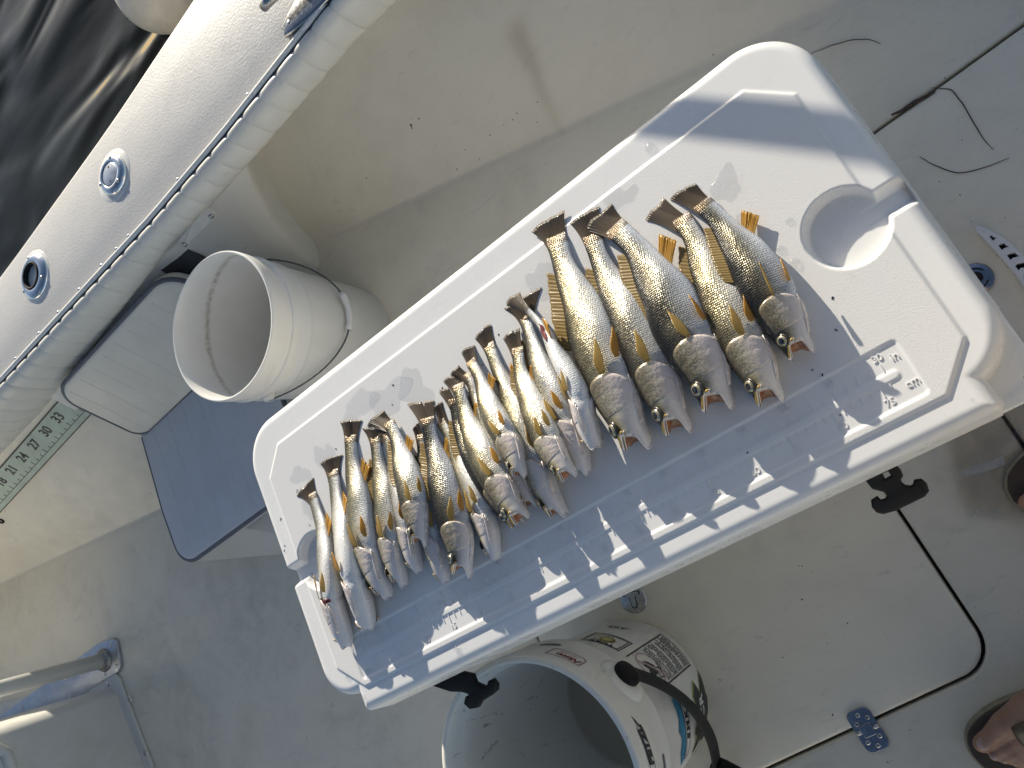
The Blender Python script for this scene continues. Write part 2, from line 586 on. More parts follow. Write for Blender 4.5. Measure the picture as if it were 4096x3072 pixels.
# rail trim along the inner edge with its screws
trim = thing('gunwale_trim', 'long white trim strip with dark groove along the inner gunwale edge', 'trim', (-0.5, 1.0, 0.40))
xx = np.linspace(-2.2, 1.2, 70)
MB().tube([(x, rail(x) + 0.0085, 0.4035) for x in xx], 0.0068, 10).build('strip', M['trim'], trim, smooth=True)
MB().tube([(x, rail(x) + 0.0002, 0.401) for x in xx], 0.0042, 8).build('groove', M['darkpanel'], trim, smooth=True)
for px, py in ((960, 306), (680, 636), (486, 870), (441, 929), (384, 1002), (300, 1114), (221, 1220), (148, 1320), (60, 1440)):
    P = at(px, py, 0.403)
    MB().dome((P[0], rail(P[0]) + 0.022, 0.3995), 0.0052, 0.0045, 10).build('screw', M['chrome'], trim, smooth=True)

# ---------------------------------------------------------------- pleated coaming bolster, each pleat a part
padz = lerp_table([(-3, 0.24), (-1.04, 0.262), (-0.75, 0.288), (-0.3, 0.338), (0.3, 0.322), (0.46, 0.298), (1.3, 0.25)])
bol = thing('coaming_bolster', 'white pleated vinyl coaming bolster along the inside of the gunwale', 'bolster', (-0.5, 0.98, 0.36))
px0 = -2.05
PW = 0.054
k = 0
while px0 + PW * k < 1.0:
    xa = px0 + PW * k
    wob = random.uniform(-0.0008, 0.0008)
    V = []
    NX, NP = 9, 14
    for i in range(NX):
        u = i / (NX - 1)
        x = xa + PW * u
        puff = (1 - abs(2 * u - 1) ** 5) * 0.0033 + random.uniform(0, 0.0003)
        yr, zb = rail(x), padz(x)
        mid = (0.404 + zb) / 2
        prof = [(0.0, 0.396), (-0.004, 0.4035), (-0.011, 0.4045), (-0.019, 0.400), (-0.025, 0.391), (-0.029, 0.379), (-0.0315, 0.379 * 0.66 + (zb + 0.018) * 0.34), (-0.0315, 0.379 * 0.33 + (zb + 0.018) * 0.67),
                (-0.029, zb + 0.018), (-0.024, zb + 0.010), (-0.016, zb + 0.003), (-0.006, zb), (0.006, zb), (0.02, zb + 0.004)]
        for j, (dy, z) in enumerate(prof):
            t_ = j / (NP - 1)
            s = math.sin(math.pi * min(max(t_, 0), 1)) ** 0.5 * (1.75 - 1.45 * t_)
            lean = 0.020 * (t_ - 0.2)
            ga = math.pi * (0.62 - 1.15 * t_); nx, nz = -abs(math.cos(ga)), math.sin(ga)
            V.append((x + lean + wob * t_, yr + dy + nx * puff * s, z + nz * puff * s))
    me = mesh('pleat', V, grid_faces(NX, NP, flip=True))
    link('pleat', me, M['vinyl'], bol, smooth=True)
    k += 1

# ---------------------------------------------------------------- hardware on the gunwale
def gdisc(px, py, name, label, cat):
    P = at(px, py, 0.40)
    return thing(name, label, cat, (P[0], P[1], 0.40)), P


rh, P = gdisc(140, 1105, 'rod_holder', 'chrome flush rod holder with open black socket on the gunwale', 'rod holder')
MB().lathe([(0.033, -0.03), (0.033, 0.009), (0.036, 0.011), (0.046, 0.0095), (0.055, 0.005), (0.057, 0.001), (0.057, -0.002)], P, 48).build('flange', M['chrome'], rh, smooth=True)
MB().lathe([(0.0335, 0.0095), (0.0335, 0.012), (0.029, 0.0125), (0.0285, 0.004), (0.028, -0.002), (0.0, -0.002)], P, 40).build('socket', M['hole'], rh, smooth=True)
for a in (80, 200, 320):
    MB().dome((P[0] + 0.046 * math.cos(math.radians(a)), P[1] + 0.046 * math.sin(math.radians(a)), 0.4085), 0.0052, 0.002).build('screw', M['steel'], rh, smooth=True)
MB().lathe([(0.0, 0.0006), (0.063, 0.0006), (0.064, 0.0), (0.064, -0.002)], P, 48).build('bedding_ring', M['trim'], rh, smooth=True)

df, P = gdisc(456, 702, 'deck_fill', 'round polished deck fill cap with two key holes on the gunwale', 'filler cap')
MB().lathe([(0.0275, 0.010), (0.029, 0.0115), (0.037, 0.011), (0.043, 0.007), (0.0455, 0.001), (0.0455, -0.002)], P, 48).build('ring', M['chrome'], df, smooth=True)
MB().lathe([(0.0, 0.0105), (0.024, 0.0105), (0.0268, 0.0095), (0.0268, -0.001)], P, 40).build('cap', M['alu'], df, smooth=True)
for s in (-1, 1):
    MB().lathe([(0.0, 0.0108), (0.0026, 0.0108), (0.0027, 0.009)], (P[0] + 0.004 * s, P[1] + 0.0165 * s, P[2]), 12).build('key_hole', M['hole'], df)
for a in (60, 180, 300):
    MB().dome((P[0] + 0.037 * math.cos(math.radians(a)), P[1] + 0.037 * math.sin(math.radians(a)), 0.4105), 0.0046, 0.002).build('screw', M['steel'], df, smooth=True)
lt = text_mesh('WATER', 0.008)
m_ = Matrix.Translation((P[0], P[1] - 0.0345, 0.4119))
link('lettering', join_meshes('lettering', [(lt, m_)]), M['darkpanel'], df)
MB().lathe([(0.0, 0.0006), (0.058, 0.0006), (0.059, 0.0), (0.059, -0.002)], P, 48).build('bedding_ring', M['trim'], df, smooth=True)

cl = thing('mooring_cleat', 'polished steel mooring cleat at the top of the gunwale trim', 'cleat', (0.31, 1.07, 0.40))
ang = 0.10
base_out = [(0.215 + 0.012, 1.072)] + [(0.215 + 0.30 * u, 1.072 - 0.030 * math.sin(math.pi * min(u * 1.15, 1.0)) ** 0.7 + 0.02 * u) for u in np.linspace(0.03, 1, 14)]
base_out += [(0.515 - 0.30 * u, 1.092 + 0.030 * math.sin(math.pi * min((1 - u) * 1.15, 1.0)) ** 0.7 - 0.02 * u) for u in np.linspace(0.03, 0.97, 14)]
me = flat_solid('base', [base_out], 0.398, 0.413, bevel=0.006); shade_auto(me, 50)
M['cleat'] = plain('dull_steel', (0.36, 0.36, 0.36), 0.22, 1.0, var=0.1, scale=60)
link('base', me, M['cleat'], cl)
MB().tube([(0.215, 1.118, 0.436), (0.235, 1.116, 0.440), (0.30, 1.105, 0.441), (0.40, 1.108, 0.441), (0.47, 1.118, 0.438), (0.485, 1.12, 0.434)], [0.008, 0.0105, 0.011, 0.011, 0.0105, 0.008], 14).build('horn', M['cleat'], cl, smooth=True)
for x in (0.30, 0.40):
    MB().tube([(x, 1.09, 0.405), (x, 1.10, 0.425), (x, 1.105, 0.438)], [0.016, 0.011, 0.010], 14).build('post', M['cleat'], cl, smooth=True)
MB().dome((0.238, 1.075, 0.4115), 0.0055, 0.0025).build('screw', M['steel'], cl, smooth=True)

# fender ball floating outside
fx, fy = -0.585, 2.46
fb = thing('fender_ball', 'off-white round fender ball floating on the water outside the gunwale', 'fender', (fx, fy, -0.3))
prof = [(0.0, -0.15)] + [(0.15 * math.cos(a), 0.15 * math.sin(a)) for a in np.linspace(-1.5, 1.2, 22)] + [(0.05, 0.148), (0.045, 0.163), (0.026, 0.166), (0.024, 0.15), (0.0, 0.148)]
MB().lathe(prof, (fx, fy, -0.24), 48).build('ball', plain('fender_vinyl', (0.52, 0.50, 0.46), 0.45, var=0.1, scale=20), fb, smooth=True)
MB().lathe([(0.062, 0.137), (0.064, 0.146), (0.056, 0.150), (0.052, 0.147)], (fx, fy, -0.24), 40).build('collar', M['piping'], fb, smooth=True)

# ---------------------------------------------------------------- seat: cushion, backrest, plate and locker opening
sc_ = thing('seat_cushion', 'flat blue-grey vinyl seat cushion with dark piping beside the white bucket', 'cushion', (-0.62, 0.64, 0.088))
CO = round_poly([(-0.379, 0.845), (-0.868, 0.845), (-0.876, 0.60), (-0.866, 0.447), (-0.379, 0.452)], [0.02, 0.03, 0, 0.055, 0.04])
me = flat_solid('pad', [CO], 0.088, 0.126, bevel=0.010); shade_auto(me, 50)
link('pad', me, M['vinyl_seat'], sc_)
MB().tube([(x, y, 0.1185) for x, y in grow(CO, 0.0095)] + [(*grow(CO, 0.0095)[0], 0.1185)], 0.0058, 8).build('piping', M['piping'], sc_, smooth=True)
sm = MB()
for i in range(7):
    x = -0.82 + 0.065 * i
    sm.tube([(x, 0.465, 0.1255), (x + 0.002, 0.65, 0.1257), (x - 0.001, 0.825, 0.1255)], 0.0008, 6)
sm.build('stitch_line', plain('seat_stitching', (0.53, 0.54, 0.555), 0.45), sc_, smooth=True)

br = thing('leaning_cushion', 'white vinyl backrest cushion with grey piping leaning under the bolster', 'cushion', (-0.62, 0.83, 0.127))
O = np.array([-0.862, 0.822, 0.130])
e1 = np.array([1.0, 0.035, 0.0]); e1 /= np.linalg.norm(e1)
e2 = np.array([-0.12, 0.50, 0.80]); e2 -= e1 * (e2 @ e1); e2 /= np.linalg.norm(e2)
e3 = np.cross(e1, e2)
if e3[1] > 0: e3 = -e3
BO = round_poly([(0.0, 0.0), (0.50, 0.0), (0.50, 0.215), (0.0, 0.215)], [0.03, 0.03, 0.055, 0.05])
mt = Matrix(((*[float(v) for v in (e1[0], e2[0], e3[0])], O[0]), (e1[1], e2[1], e3[1], O[1]), (e1[2], e2[2], e3[2], O[2]), (0, 0, 0, 1)))
me = flat_solid('pad', [BO], -0.03, 0.012, bevel=0.011); shade_auto(me, 50)
me.transform(mt)
link('pad', me, M['vinyl_back'], br)
pts = [O + e1 * p[0] + e2 * p[1] + e3 * 0.004 for p in grow(BO, 0.010)]
MB().tube(pts + [pts[0]], 0.0062, 8).build('piping', M['piping'], br, smooth=True)
sm = MB()
for i in range(9):
    a = O + e1 * (0.03 + 0.054 * i) + e2 * 0.01 + e3 * 0.0117
    sm.tube([a, a + e2 * 0.10 + e1 * 0.004, a + e2 * 0.195 + e1 * 0.001], 0.0007, 6)
sm.build('stitch_line', plain('stitching', (0.74, 0.69, 0.585), 0.45), br, smooth=True)

# surround panel plane, for the things screwed to it
def panel_y(x, z):
    zz = [0, 0.06, 0.12, 0.20, 0.28, 0.325, 0.35]; yl = [0.845, 0.85, 0.868, 0.912, 0.965, 0.998, 1.02]; yr = [0.934, 0.942, 0.952, 0.970, 0.992, 1.004, 1.02]
    xr = float(np.interp(z, zz, [-0.225, -0.215, -0.19, -0.15, -0.095, -0.055, -0.035]))
    u = (x + 0.95) / (xr + 0.95)
    return float(np.interp(z, zz, yl)) * (1 - u) + float(np.interp(z, zz, yr)) * u


def patch(name, px4, fy, thick, mat, parent):
    """thin slab on a wall from four corners"""
    P = [on_wall(x, y, fy) for x, y in px4]
    n = np.cross(P[1] - P[0], P[3] - P[0]); n /= np.linalg.norm(n)
    if n[1] > 0: n = -n
    return MB().prism([p - n * 0.03 for p in P], [p + n * thick for p in P]).build(name, mat, parent), P, n


cp = thing('cover_plate', 'small white cover plate with two screws below the bolster', 'plate', (-0.22, 0.97, 0.30))
_, P, n = patch('plate', [(800, 795), (869, 855), (742, 974), (673, 914)], panel_y, 0.010, M['trim'], cp)
for px, py in ((848, 853), (741, 966)):
    MB().dome(on_wall(px, py, panel_y) + n * 0.010, 0.006, 0.003, up=n).build('screw', M['steel'], cp, smooth=True)
lo_ = thing('locker_opening', 'dark charcoal locker panel between bolster and white bucket', 'panel', (-0.33, 0.95, 0.27))
patch('panel', [(640, 905), (830, 1030), (736, 1122), (555, 1010)], panel_y, 0.014, M['darkpanel'], lo_)

# ---------------------------------------------------------------- measuring strip on the side liner
ms = thing('measuring_strip', 'pale green fish measuring strip with black numbers 18 to 33 on the liner', 'ruler', (-1.0, 0.92, 0.25))
Ptr = on_wall(222, 1613, wall1_y); Pbr = on_wall(352, 1672, wall1_y); Ptl = on_wall(0, 1868, wall1_y); Pbl = on_wall(0, 2045, wall1_y)
a1 = Ptr - Ptl; a1 /= np.linalg.norm(a1)
up = (Ptr - Pbr); up -= a1 * (up @ a1); hgt = np.linalg.norm(up); up /= hgt
nn = np.cross(a1, up)
if nn[1] > 0: nn = -nn
O = Pbr + nn * 0.0025 + a1 * 0.06
Lr = 0.95


def strip(name, u0, u1, v0, v1, h, mat):
    q = [O - a1 * u0 + up * v0, O - a1 * u1 + up * v0, O - a1 * u1 + up * v1, O - a1 * u0 + up * v1]
    return MB().prism([p - nn * 0.002 for p in q], [p + nn * h for p in q]).build(name, mat, ms)


strip('backing', 0, Lr, 0, hgt, 0.0004, plain('pale_green_vinyl', (0.42, 0.50, 0.41), 0.45, var=0.1, scale=25))
INK = plain('black_ink', (0.012, 0.011, 0.010), 0.5, var=0.2)
strip('border', 0, Lr, hgt * 0.955, hgt, 0.0009, INK)
strip('border', 0, Lr, 0, hgt * 0.035, 0.0009, INK)
strip('scale_line', 0, Lr, hgt * 0.205, hgt * 0.225, 0.0009, INK)
u33 = (O - on_wall(237, 1668, wall1_y)) @ a1
u24 = (O - on_wall(95, 1824, wall1_y)) @ a1
step = (u24 - u33) / 3
tk = MB()
for i in range(-3, 36):
    u = u33 + step * i / 3
    if 0 < u < Lr:
        l_ = 0.17 if i % 3 == 0 else 0.11
        q = [O - a1 * (u - 0.0008) + up * hgt * 0.22, O - a1 * (u + 0.0008) + up * hgt * 0.22, O - a1 * (u + 0.0008) + up * hgt * (0.22 + l_), O - a1 * (u - 0.0008) + up * hgt * (0.22 + l_)]
        tk.prism([p - nn * 0.001 for p in q], [p + nn * 0.0009 for p in q])
tk.build('tick', INK, ms)
for i in range(0, 9):
    me = text_mesh(str(33 - 3 * i), hgt * 0.46, 0.0003, 0.0006)
    c = O - a1 * (u33 + step * i) + up * hgt * 0.66 + nn * 0.0010
    me.transform(Matrix(((a1[0], up[0], nn[0], c[0]), (a1[1], up[1], nn[1], c[1]), (a1[2], up[2], nn[2], c[2]), (0, 0, 0, 1))))
    link('number', me, INK, ms)
P = on_wall(5, 2083, wall1_y)
sn = MB().tube([P + a1 * 0.008 * math.cos(a) + up * 0.008 * math.sin(a) + nn * 0.002 for a in np.linspace(0, 6.283, 17)], 0.0025, 6).build('snap_ring', M['black'], None, smooth=True)
tag(sn, 'tiny black snap ring on the liner below the measuring strip', 'snap')

# ---------------------------------------------------------------- console foot and T-top leg
cons = thing('console', 'off-white fibreglass console base with screwed flange at lower left', 'console', (-1.8, 0.0, 0.0))
FL = [(-1.452, 0.336), (-1.40, 0.035), (-1.36, -0.30), (-2.6, -0.30), (-2.6, 0.55), (-1.62, 0.372)]
me = flat_solid('flange', [round_poly(FL, [0.035, 0, 0.03, 0.02, 0.02, 0.01])], 0.0005, 0.010, bevel=0.004); shade_auto(me, 45)
link('flange', me, M['console'], cons)
bl = [(-1.475, 0.300), (-1.430, 0.03), (-1.39, -0.27), (-2.6, -0.27), (-2.6, 0.50), (-1.64, 0.335)]
tp = [(-1.525, 0.285), (-1.485, 0.03), (-1.45, -0.25), (-2.6, -0.25), (-2.6, 0.46), (-1.66, 0.31)]
V = [(*p, z) for p, z in ((p, 0.009) for p in round_poly(bl, [0.04, 0, 0.03, 0.02, 0.02, 0.02]))]
Vt = [(*p, 0.85) for p in round_poly(tp, [0.04, 0, 0.03, 0.02, 0.02, 0.02])]
MB().prism(V, Vt).build('housing', M['console'], cons, auto=40)
for px, py in ((433, 2735), (517, 2796), (580, 3012)):
    P = at(px, py, 0.011)
    MB().dome((P[0], P[1], 0.0098), 0.0085, 0.004, 12).build('screw', M['steel'], cons, smooth=True)
# raised door frame on the forward face
fr = MB()
cx = lambda y, z: -1.478 - 0.06 * z + 0.0 * y + (0.30 - y) * 0.155
pts = [(cx(y, z) + 0.006, y, z) for y, z in ((-0.28, 0.315), (0.05, 0.315), (0.20, 0.315), (0.232, 0.325), (0.243, 0.35), (0.238, 0.45), (0.230, 0.55), (0.222, 0.68))]
fr.tube([tuple(p) for p in catmull(pts, 60)], 0.014, 10).build('door_frame', M['console'], cons, smooth=True)

leg = thing('canopy_leg', 'pale painted pipe leg standing on a screwed aluminium foot plate', 'pipe leg', (-1.47, 0.38, 0.0))
pl = [(400, 2575), (455, 2556), (470, 2565), (486, 2660), (478, 2684), (285, 2806), (-160, 2965), (-160, 2925), (0, 2868), (180, 2740), (330, 2625)]
me = flat_solid('foot_plate', [[at(x, y, 0.005)[:2] for x, y in pl]], 0.0005, 0.0115, bevel=0.002); shade_auto(me, 40)
link('foot_plate', me, M['alu'], leg)
lp = at(418, 2640, 0.012)
MB().tube([(lp[0], lp[1], 0.008), (lp[0] - 0.004, lp[1], 0.6), (lp[0] - 0.01, lp[1], 1.2), (lp[0] - 0.02, lp[1], 2.1)], 0.0215, 28).build('pipe', M['pipe'], leg, smooth=True)
MB().lathe([(0.0215, 0.016), (0.029, 0.012), (0.034, 0.004), (0.034, 0.0)], (lp[0], lp[1], 0.0112), 28).build('weld_collar', plain('weld', (0.30, 0.29, 0.27), 0.5, 0.6, var=0.4, scale=150, bump=0.4), leg, smooth=True)
for px, py in ((444, 2581), (467, 2663), (420, 2692), (397, 2608), (281, 2786), (86, 2828), (261, 2715)):
    P = at(px, py, 0.012)
    MB().dome((P[0], P[1], 0.0112), 0.0065, 0.003, 10).build('screw', M['steel'], leg, smooth=True)

# ---------------------------------------------------------------- cooler: lid as a finely stepped surface, body, latches
M['lid'] = plain('white_moulded_plastic', (0.78, 0.78, 0.765), 0.30, var=0.02, scale=8)
t = NT('pebbled_plastic'); co = t.coord('Object')
nz = t.noise(co, 900, 2, 0.5)
dirt = t.math('MULTIPLY', t.ramp(t.noise(co, 18, 5, 0.65, 0.6), [(0.60, 0.0), (0.82, 1.0)]), 0.16)
M['lid_panel'] = t.set(t.mix(dirt, (0.75, 0.745, 0.725), (0.42, 0.36, 0.26)), 0.34, 0.0, t.bump(nz, 0.32, 0.0010))

LZ = 0.520
GX = np.arange(-0.126, 0.8905, 0.0016); GY = np.arange(-0.084, 0.4195, 0.0016)
gx, gy = np.meshgrid(GX, GY, indexing='ij')


def sd_rrect(x, y, x0, x1, y0, y1, r):
    """signed distance, radius may differ per corner (tr, tl, bl, br)"""
    cx, cy = (x0 + x1) / 2, (y0 + y1) / 2
    rr = np.where(x > cx, np.where(y > cy, r[0], r[3]), np.where(y > cy, r[1], r[2]))
    qx = np.abs(x - cx) - (x1 - x0) / 2 + rr; qy = np.abs(y - cy) - (y1 - y0) / 2 + rr
    return np.minimum(np.maximum(qx, qy), 0) + np.hypot(np.maximum(qx, 0), np.maximum(qy, 0)) - rr


def sstep(d, w):
    """1 inside (d<0), smooth edge of width w"""
    u = np.clip(0.5 - d / w, 0, 1)
    return u * u * (3 - 2 * u)


def lid_parts(x, y):
    sm = sd_rrect(x, y, -0.110, 0.874, -0.040, 0.404, (0.072, 0.072, 0.052, 0.062))
    sl = sd_rrect(x, y, -0.055, 0.832, -0.069, 0.05, (0.008, 0.008, 0.008, 0.008))
    so = np.minimum(sm, sl)
    ch = 0.030 / math.sqrt(2) * 1.35
    bx, by = np.abs(x - 0.3827) - 0.4553, np.abs(y - 0.1587) - 0.1944
    pn = np.maximum(np.maximum(bx, by), (bx + by) / math.sqrt(2) + ch)
    cups = [np.hypot(x - 0.806, y - 0.158) - 0.0400, np.hypot(x + 0.034, y - 0.158) - 0.0410]
    ch1 = np.maximum(np.abs(y - 0.159) - 0.0125, -(x - 0.82))
    ch2 = np.maximum(np.abs(y - 0.159) - 0.0125, (x + 0.05))
    rl = sd_rrect(x, y, -0.030, 0.786, -0.0255, 0.0345, (0.004,) * 4)
    bd = sd_rrect(x, y, -0.014, 0.773, 0.0, 0.0092, (0.0045,) * 4)
    return so, pn, cups, ch1, ch2, rl, bd


def lid_height(x, y):
    so, pn, cups, ch1, ch2, rl, bd = lid_parts(x, y)
    d = -so
    r = 0.015
    edge = np.where(d < r, np.sqrt(np.maximum(r * r - (r - np.clip(d, 0, r)) ** 2, 0)) - r, 0.0)
    z = edge + np.where(d < 0, np.maximum(d, -0.006) * 7.0, 0.0)
    top = 0.0026 * sstep(pn, 0.0036)
    top = top - 0.0019 * sstep(rl, 0.003) + 0.0013 * sstep(bd, 0.0022)
    rec = 0
    for c in cups: rec = np.maximum(rec, 0.0150 * sstep(c - 0.0005, 0.0055))
    rec = np.maximum(rec, np.maximum(0.0155 * sstep(ch1, 0.010), 0.0155 * sstep(ch2, 0.010)))
    return z + top * (1 - np.clip(rec / 0.004, 0, 1)) - rec * np.where(d < 0.0, 0.0, 1.0)


so, pn, cups, ch1, ch2, rl, bd = lid_parts(gx, gy)
hz = lid_height(gx, gy)
keep = so < 0.0065
nx, ny = gx.shape
idx = -np.ones(gx.shape, int)
cellk = keep[:-1, :-1] & keep[1:, :-1] & keep[1:, 1:] & keep[:-1, 1:]
use = np.zeros(gx.shape, bool)
use[:-1, :-1] |= cellk; use[1:, :-1] |= cellk; use[1:, 1:] |= cellk; use[:-1, 1:] |= cellk
idx[use] = np.arange(use.sum())
co_ = np.stack([gx[use], gy[use], LZ + hz[use]], 1)
ii, jj = np.nonzero(cellk)
quads = np.stack([idx[ii, jj], idx[ii + 1, jj], idx[ii + 1, jj + 1], idx[ii, jj + 1]], 1)
me = D.meshes.new('lid_top')
me.vertices.add(len(co_)); me.vertices.foreach_set('co', co_.ravel())
me.loops.add(quads.size); me.loops.foreach_set('vertex_index', quads.ravel())
me.polygons.add(len(quads)); me.polygons.foreach_set('loop_start', np.arange(0, quads.size, 4)); me.polygons.foreach_set('loop_total', np.full(len(quads), 4))
cupm = np.minimum(np.minimum(cups[0], cups[1]), np.minimum(ch1, ch2))
tex = ((pn < -0.0018) & (rl > 0.0015) & (cupm > 0.004))[:-1, :-1][cellk]
me.materials.append(M['lid']); me.materials.append(M['lid_panel'])
me.polygons.foreach_set('material_index', tex.astype(int))
me.polygons.foreach_set('use_smooth', np.ones(len(quads), bool))
me.update(calc_edges=True)
cooler = thing('cooler', 'large white plastic ice chest with embossed ruler lid carrying the fish', 'cooler', (0.38, 0.16, 0.0))
lid = link('lid', me, None, cooler)
# lid underside rim and the body below
MB().prism([(x, y, 0.474) for x, y in round_poly([(-0.052, -0.066), (0.829, -0.066), (0.829, -0.035), (0.872, -0.03), (0.872, 0.402), (-0.108, 0.402), (-0.108, -0.03), (-0.052, -0.035)], [0.006, 0.006, 0, 0.05, 0.07, 0.07, 0.05, 0])],
           [(x, y, 0.484) for x, y in round_poly([(-0.052, -0.066), (0.829, -0.066), (0.829, -0.035), (0.872, -0.03), (0.872, 0.402), (-0.108, 0.402), (-0.108, -0.03), (-0.052, -0.035)], [0.006, 0.006, 0, 0.05, 0.07, 0.07, 0.05, 0])]).build('lid_rim', M['lid'], cooler)
B0 = round_poly([(-0.03, -0.02), (0.80, -0.02), (0.80, 0.36), (-0.03, 0.36)], 0.05)
B1 = round_poly([(-0.085, -0.052), (0.85, -0.052), (0.85, 0.385), (-0.085, 0.385)], 0.05)
MB().prism([(x, y, 0.004) for x, y in B0], [(x, y, 0.472) for x, y in B1]).build('chest', M['lid'], cooler, auto=40)
LT = round_poly([(0.80, -0.0695), (0.8745, -0.0695), (0.8745, 0.06), (0.80, 0.06)], [0.004, 0.01, 0.004, 0.004])
hole = [(0.8625 + 0.0052 * math.cos(a), -0.052 + 0.0052 * math.sin(a)) for a in np.linspace(0, 6.283, 17)[:-1]]
me = flat_solid('lock_tab', [LT, hole], 0.455, 0.487, bevel=0.003); shade_auto(me, 40)
link('lock_tab', me, M['lid'], cooler)

# embossed ticks and numerals
tk = MB()
zi = LZ + 0.0008
for c in range(0, 77):
    l_ = 0.0105 if c % 5 == 0 else 0.0070
    tk.box((c / 100, -0.0004 - l_ / 2, zi), (0.00115, l_, 0.0017))
for c in range(0, 61):
    l_ = 0.0100 if c % 2 == 0 else 0.0068
    tk.box((c * 0.0127, 0.0096 + l_ / 2, zi), (0.00115, l_, 0.0017))
tk.build('ruler_tick', M['lid'], cooler)
for c in range(0, 80, 5):
    me = text_mesh(str(c), 0.0105, 0.0007)
    me.transform(Matrix.Translation((c / 100 + 0.0015, -0.0172, zi)))
    link('ruler_number', me, M['lid'], cooler)
for c in range(0, 32, 2):
    me = text_mesh(str(c), 0.0105, 0.0009)
    me.transform(Matrix.Translation((c * 0.0254 + 0.001, 0.0265, zi)))
    link('ruler_number', me, M['lid'], cooler)
for s, x, y in (('in', 0.7775, 0.0205), ('cm', 0.7785, -0.0095), ('in', -0.0165, 0.018), ('cm', -0.0165, -0.0165)):
    me = text_mesh(s, 0.0115, 0.0009)
    me.transform(Matrix.Translation((x, y, zi)))
    link('ruler_unit', me, M['lid'], cooler)


def latch(label, crop, s, outline, hole, z0, z1, name='latch'):
    pts = [(crop[0] + x * s, crop[1] + y * s) for x, y in outline]
    W_ = np.array([at(x, y, 0.43)[:2] for x, y in pts])
    hl = [at(crop[0] + x * s, crop[1] + y * s, 0.43)[:2] for x, y in hole]
    me = flat_solid(name, [W_] + ([hl] if hole else []), -0.006, 0.006, bevel=0.003)
    shade_auto(me, 50)
    n = len(me.vertices)
    co = np.empty(n * 3); me.vertices.foreach_get('co', co); co = co.reshape(-1, 3)
    dep = np.clip((-0.06 - co[:, 1]) / 0.09, -0.5, 1.2)          # further from the chest hangs lower
    z = 0.43 + (z0 - 0.43) + (z1 - z0) * dep
    for_scale = (CAM[2] - z) / (CAM[2] - 0.43)
    co2 = np.stack([CAM[0] + (co[:, 0] - CAM[0]) * for_scale, CAM[1] + (co[:, 1] - CAM[1]) * for_scale, z + co[:, 2]], 1)
    me.vertices.foreach_set('co', co2.ravel()); me.update()
    return link(name, me, M['black'], cooler)


latch('', (2732, 1024), 0.6166, [(1180, 1420), (1240, 1495), (1300, 1510), (1333, 1525), (1347, 1556), (1322, 1588), (1278, 1600), (1256, 1580), (1241, 1590), (1245, 1622), (1268, 1648), (1300, 1655), (1370, 1635),
      (1450, 1597), (1555, 1545), (1574, 1520), (1562, 1482), (1540, 1463), (1517, 1466), (1510, 1490), (1480, 1508), (1432, 1501), (1402, 1478), (1390, 1450), (1406, 1424), (1395, 1394), (1350, 1350)],
      [(1268, 1402), (1338, 1372), (1378, 1428), (1300, 1470)], 0.455, 0.40)
latch('', (1366, 2048), 0.6175, [(600, 1108), (680, 1060), (740, 1036), (850, 1060), (868, 1112), (930, 1140), (962, 1130), (968, 1102), (985, 1094), (1003, 1118), (1000, 1145), (975, 1170), (905, 1215), (885, 1250),
      (842, 1258), (815, 1232), (822, 1203), (850, 1195), (835, 1162), (790, 1148), (715, 1146)], [], 0.455, 0.42)

# ---------------------------------------------------------------- plain white bucket with wire bail
t = NT('milky_plastic'); co = t.coord('Object')
f = t.noise(co, 22, 5, 0.6)
col = t.ramp(f, [(0.35, (0.82, 0.815, 0.785)), (0.7, (0.86, 0.86, 0.835))])
sp = t.ramp(t.noise(co, 120, 2, 0.5), [(0.74, 0.0), (0.80, 1.0)])
col = t.mix(t.math('MULTIPLY', sp, 0.35), col, (0.16, 0.13, 0.09))
t.set(col, 0.36, 0.0)
tr = t.n('BsdfTranslucent'); tr.inputs[0].default_value = (0.90, 0.83, 0.68, 1)
mx = t.n('MixShader'); mx.inputs[0].default_value = 0.13
t.l(t.p.outputs[0], mx.inputs[1]); t.l(tr.outputs[0], mx.inputs[2]); t.l(mx.outputs[0], t.out.inputs[0])
# dried tide line inside
sx = t.n('SeparateXYZ'); t.l(co, sx.inputs[0])
dx = t.math('SUBTRACT', sx.outputs[0], -0.2195); dy = t.math('SUBTRACT', sx.outputs[1], 0.714)
an = t.math('ARCTAN2', dy, t.math('MULTIPLY', dx, -1.0))           # 0 towards -x
rad = t.math('SQRT', t.math('ADD', t.math('MULTIPLY', dx, dx), t.math('MULTIPLY', dy, dy)))
lev = t.math('ADD', 0.2885, t.math('MULTIPLY', t.math('MULTIPLY', an, an), 0.013))
wob = t.math('MULTIPLY', t.math('SUBTRACT', t.noise(co, 26, 4, 0.7), 0.5), 0.016)
dist = t.math('ABSOLUTE', t.math('SUBTRACT', t.math('ADD', sx.outputs[2], wob), lev))
line = t.ramp(t.math('MULTIPLY', dist, 100.0), [(0.0, 1.0), (0.9, 0.0)])
brk = t.ramp(t.noise(co, 90, 4, 0.7), [(0.26, 0.0), (0.62, 1.0)])
ins = t.ramp(t.math('MULTIPLY', t.math('ADD', rad, t.math('MULTIPLY', t.math('SUBTRACT', 0.37, sx.outputs[2]), 0.0403)), 1.0), [(0.1448, 1.0), (0.1456, 0.0)])
side = t.ramp(t.math('ABSOLUTE', an), [(0.9, 1.0), (1.0, 0.0)])
m3 = t.math('MULTIPLY', t.math('MULTIPLY', t.math('MULTIPLY', line, brk), ins), 0.8)
col2 = t.mix(m3, col, (0.22, 0.18, 0.11))
t.l(col2, t.p.inputs['Base Color'])
M['milky'] = t.m
bc = (-0.2195, 0.714, 0.0)
bk = thing('white_bucket', 'plain white plastic bucket with wire bail and dried scum line inside', 'bucket', bc)
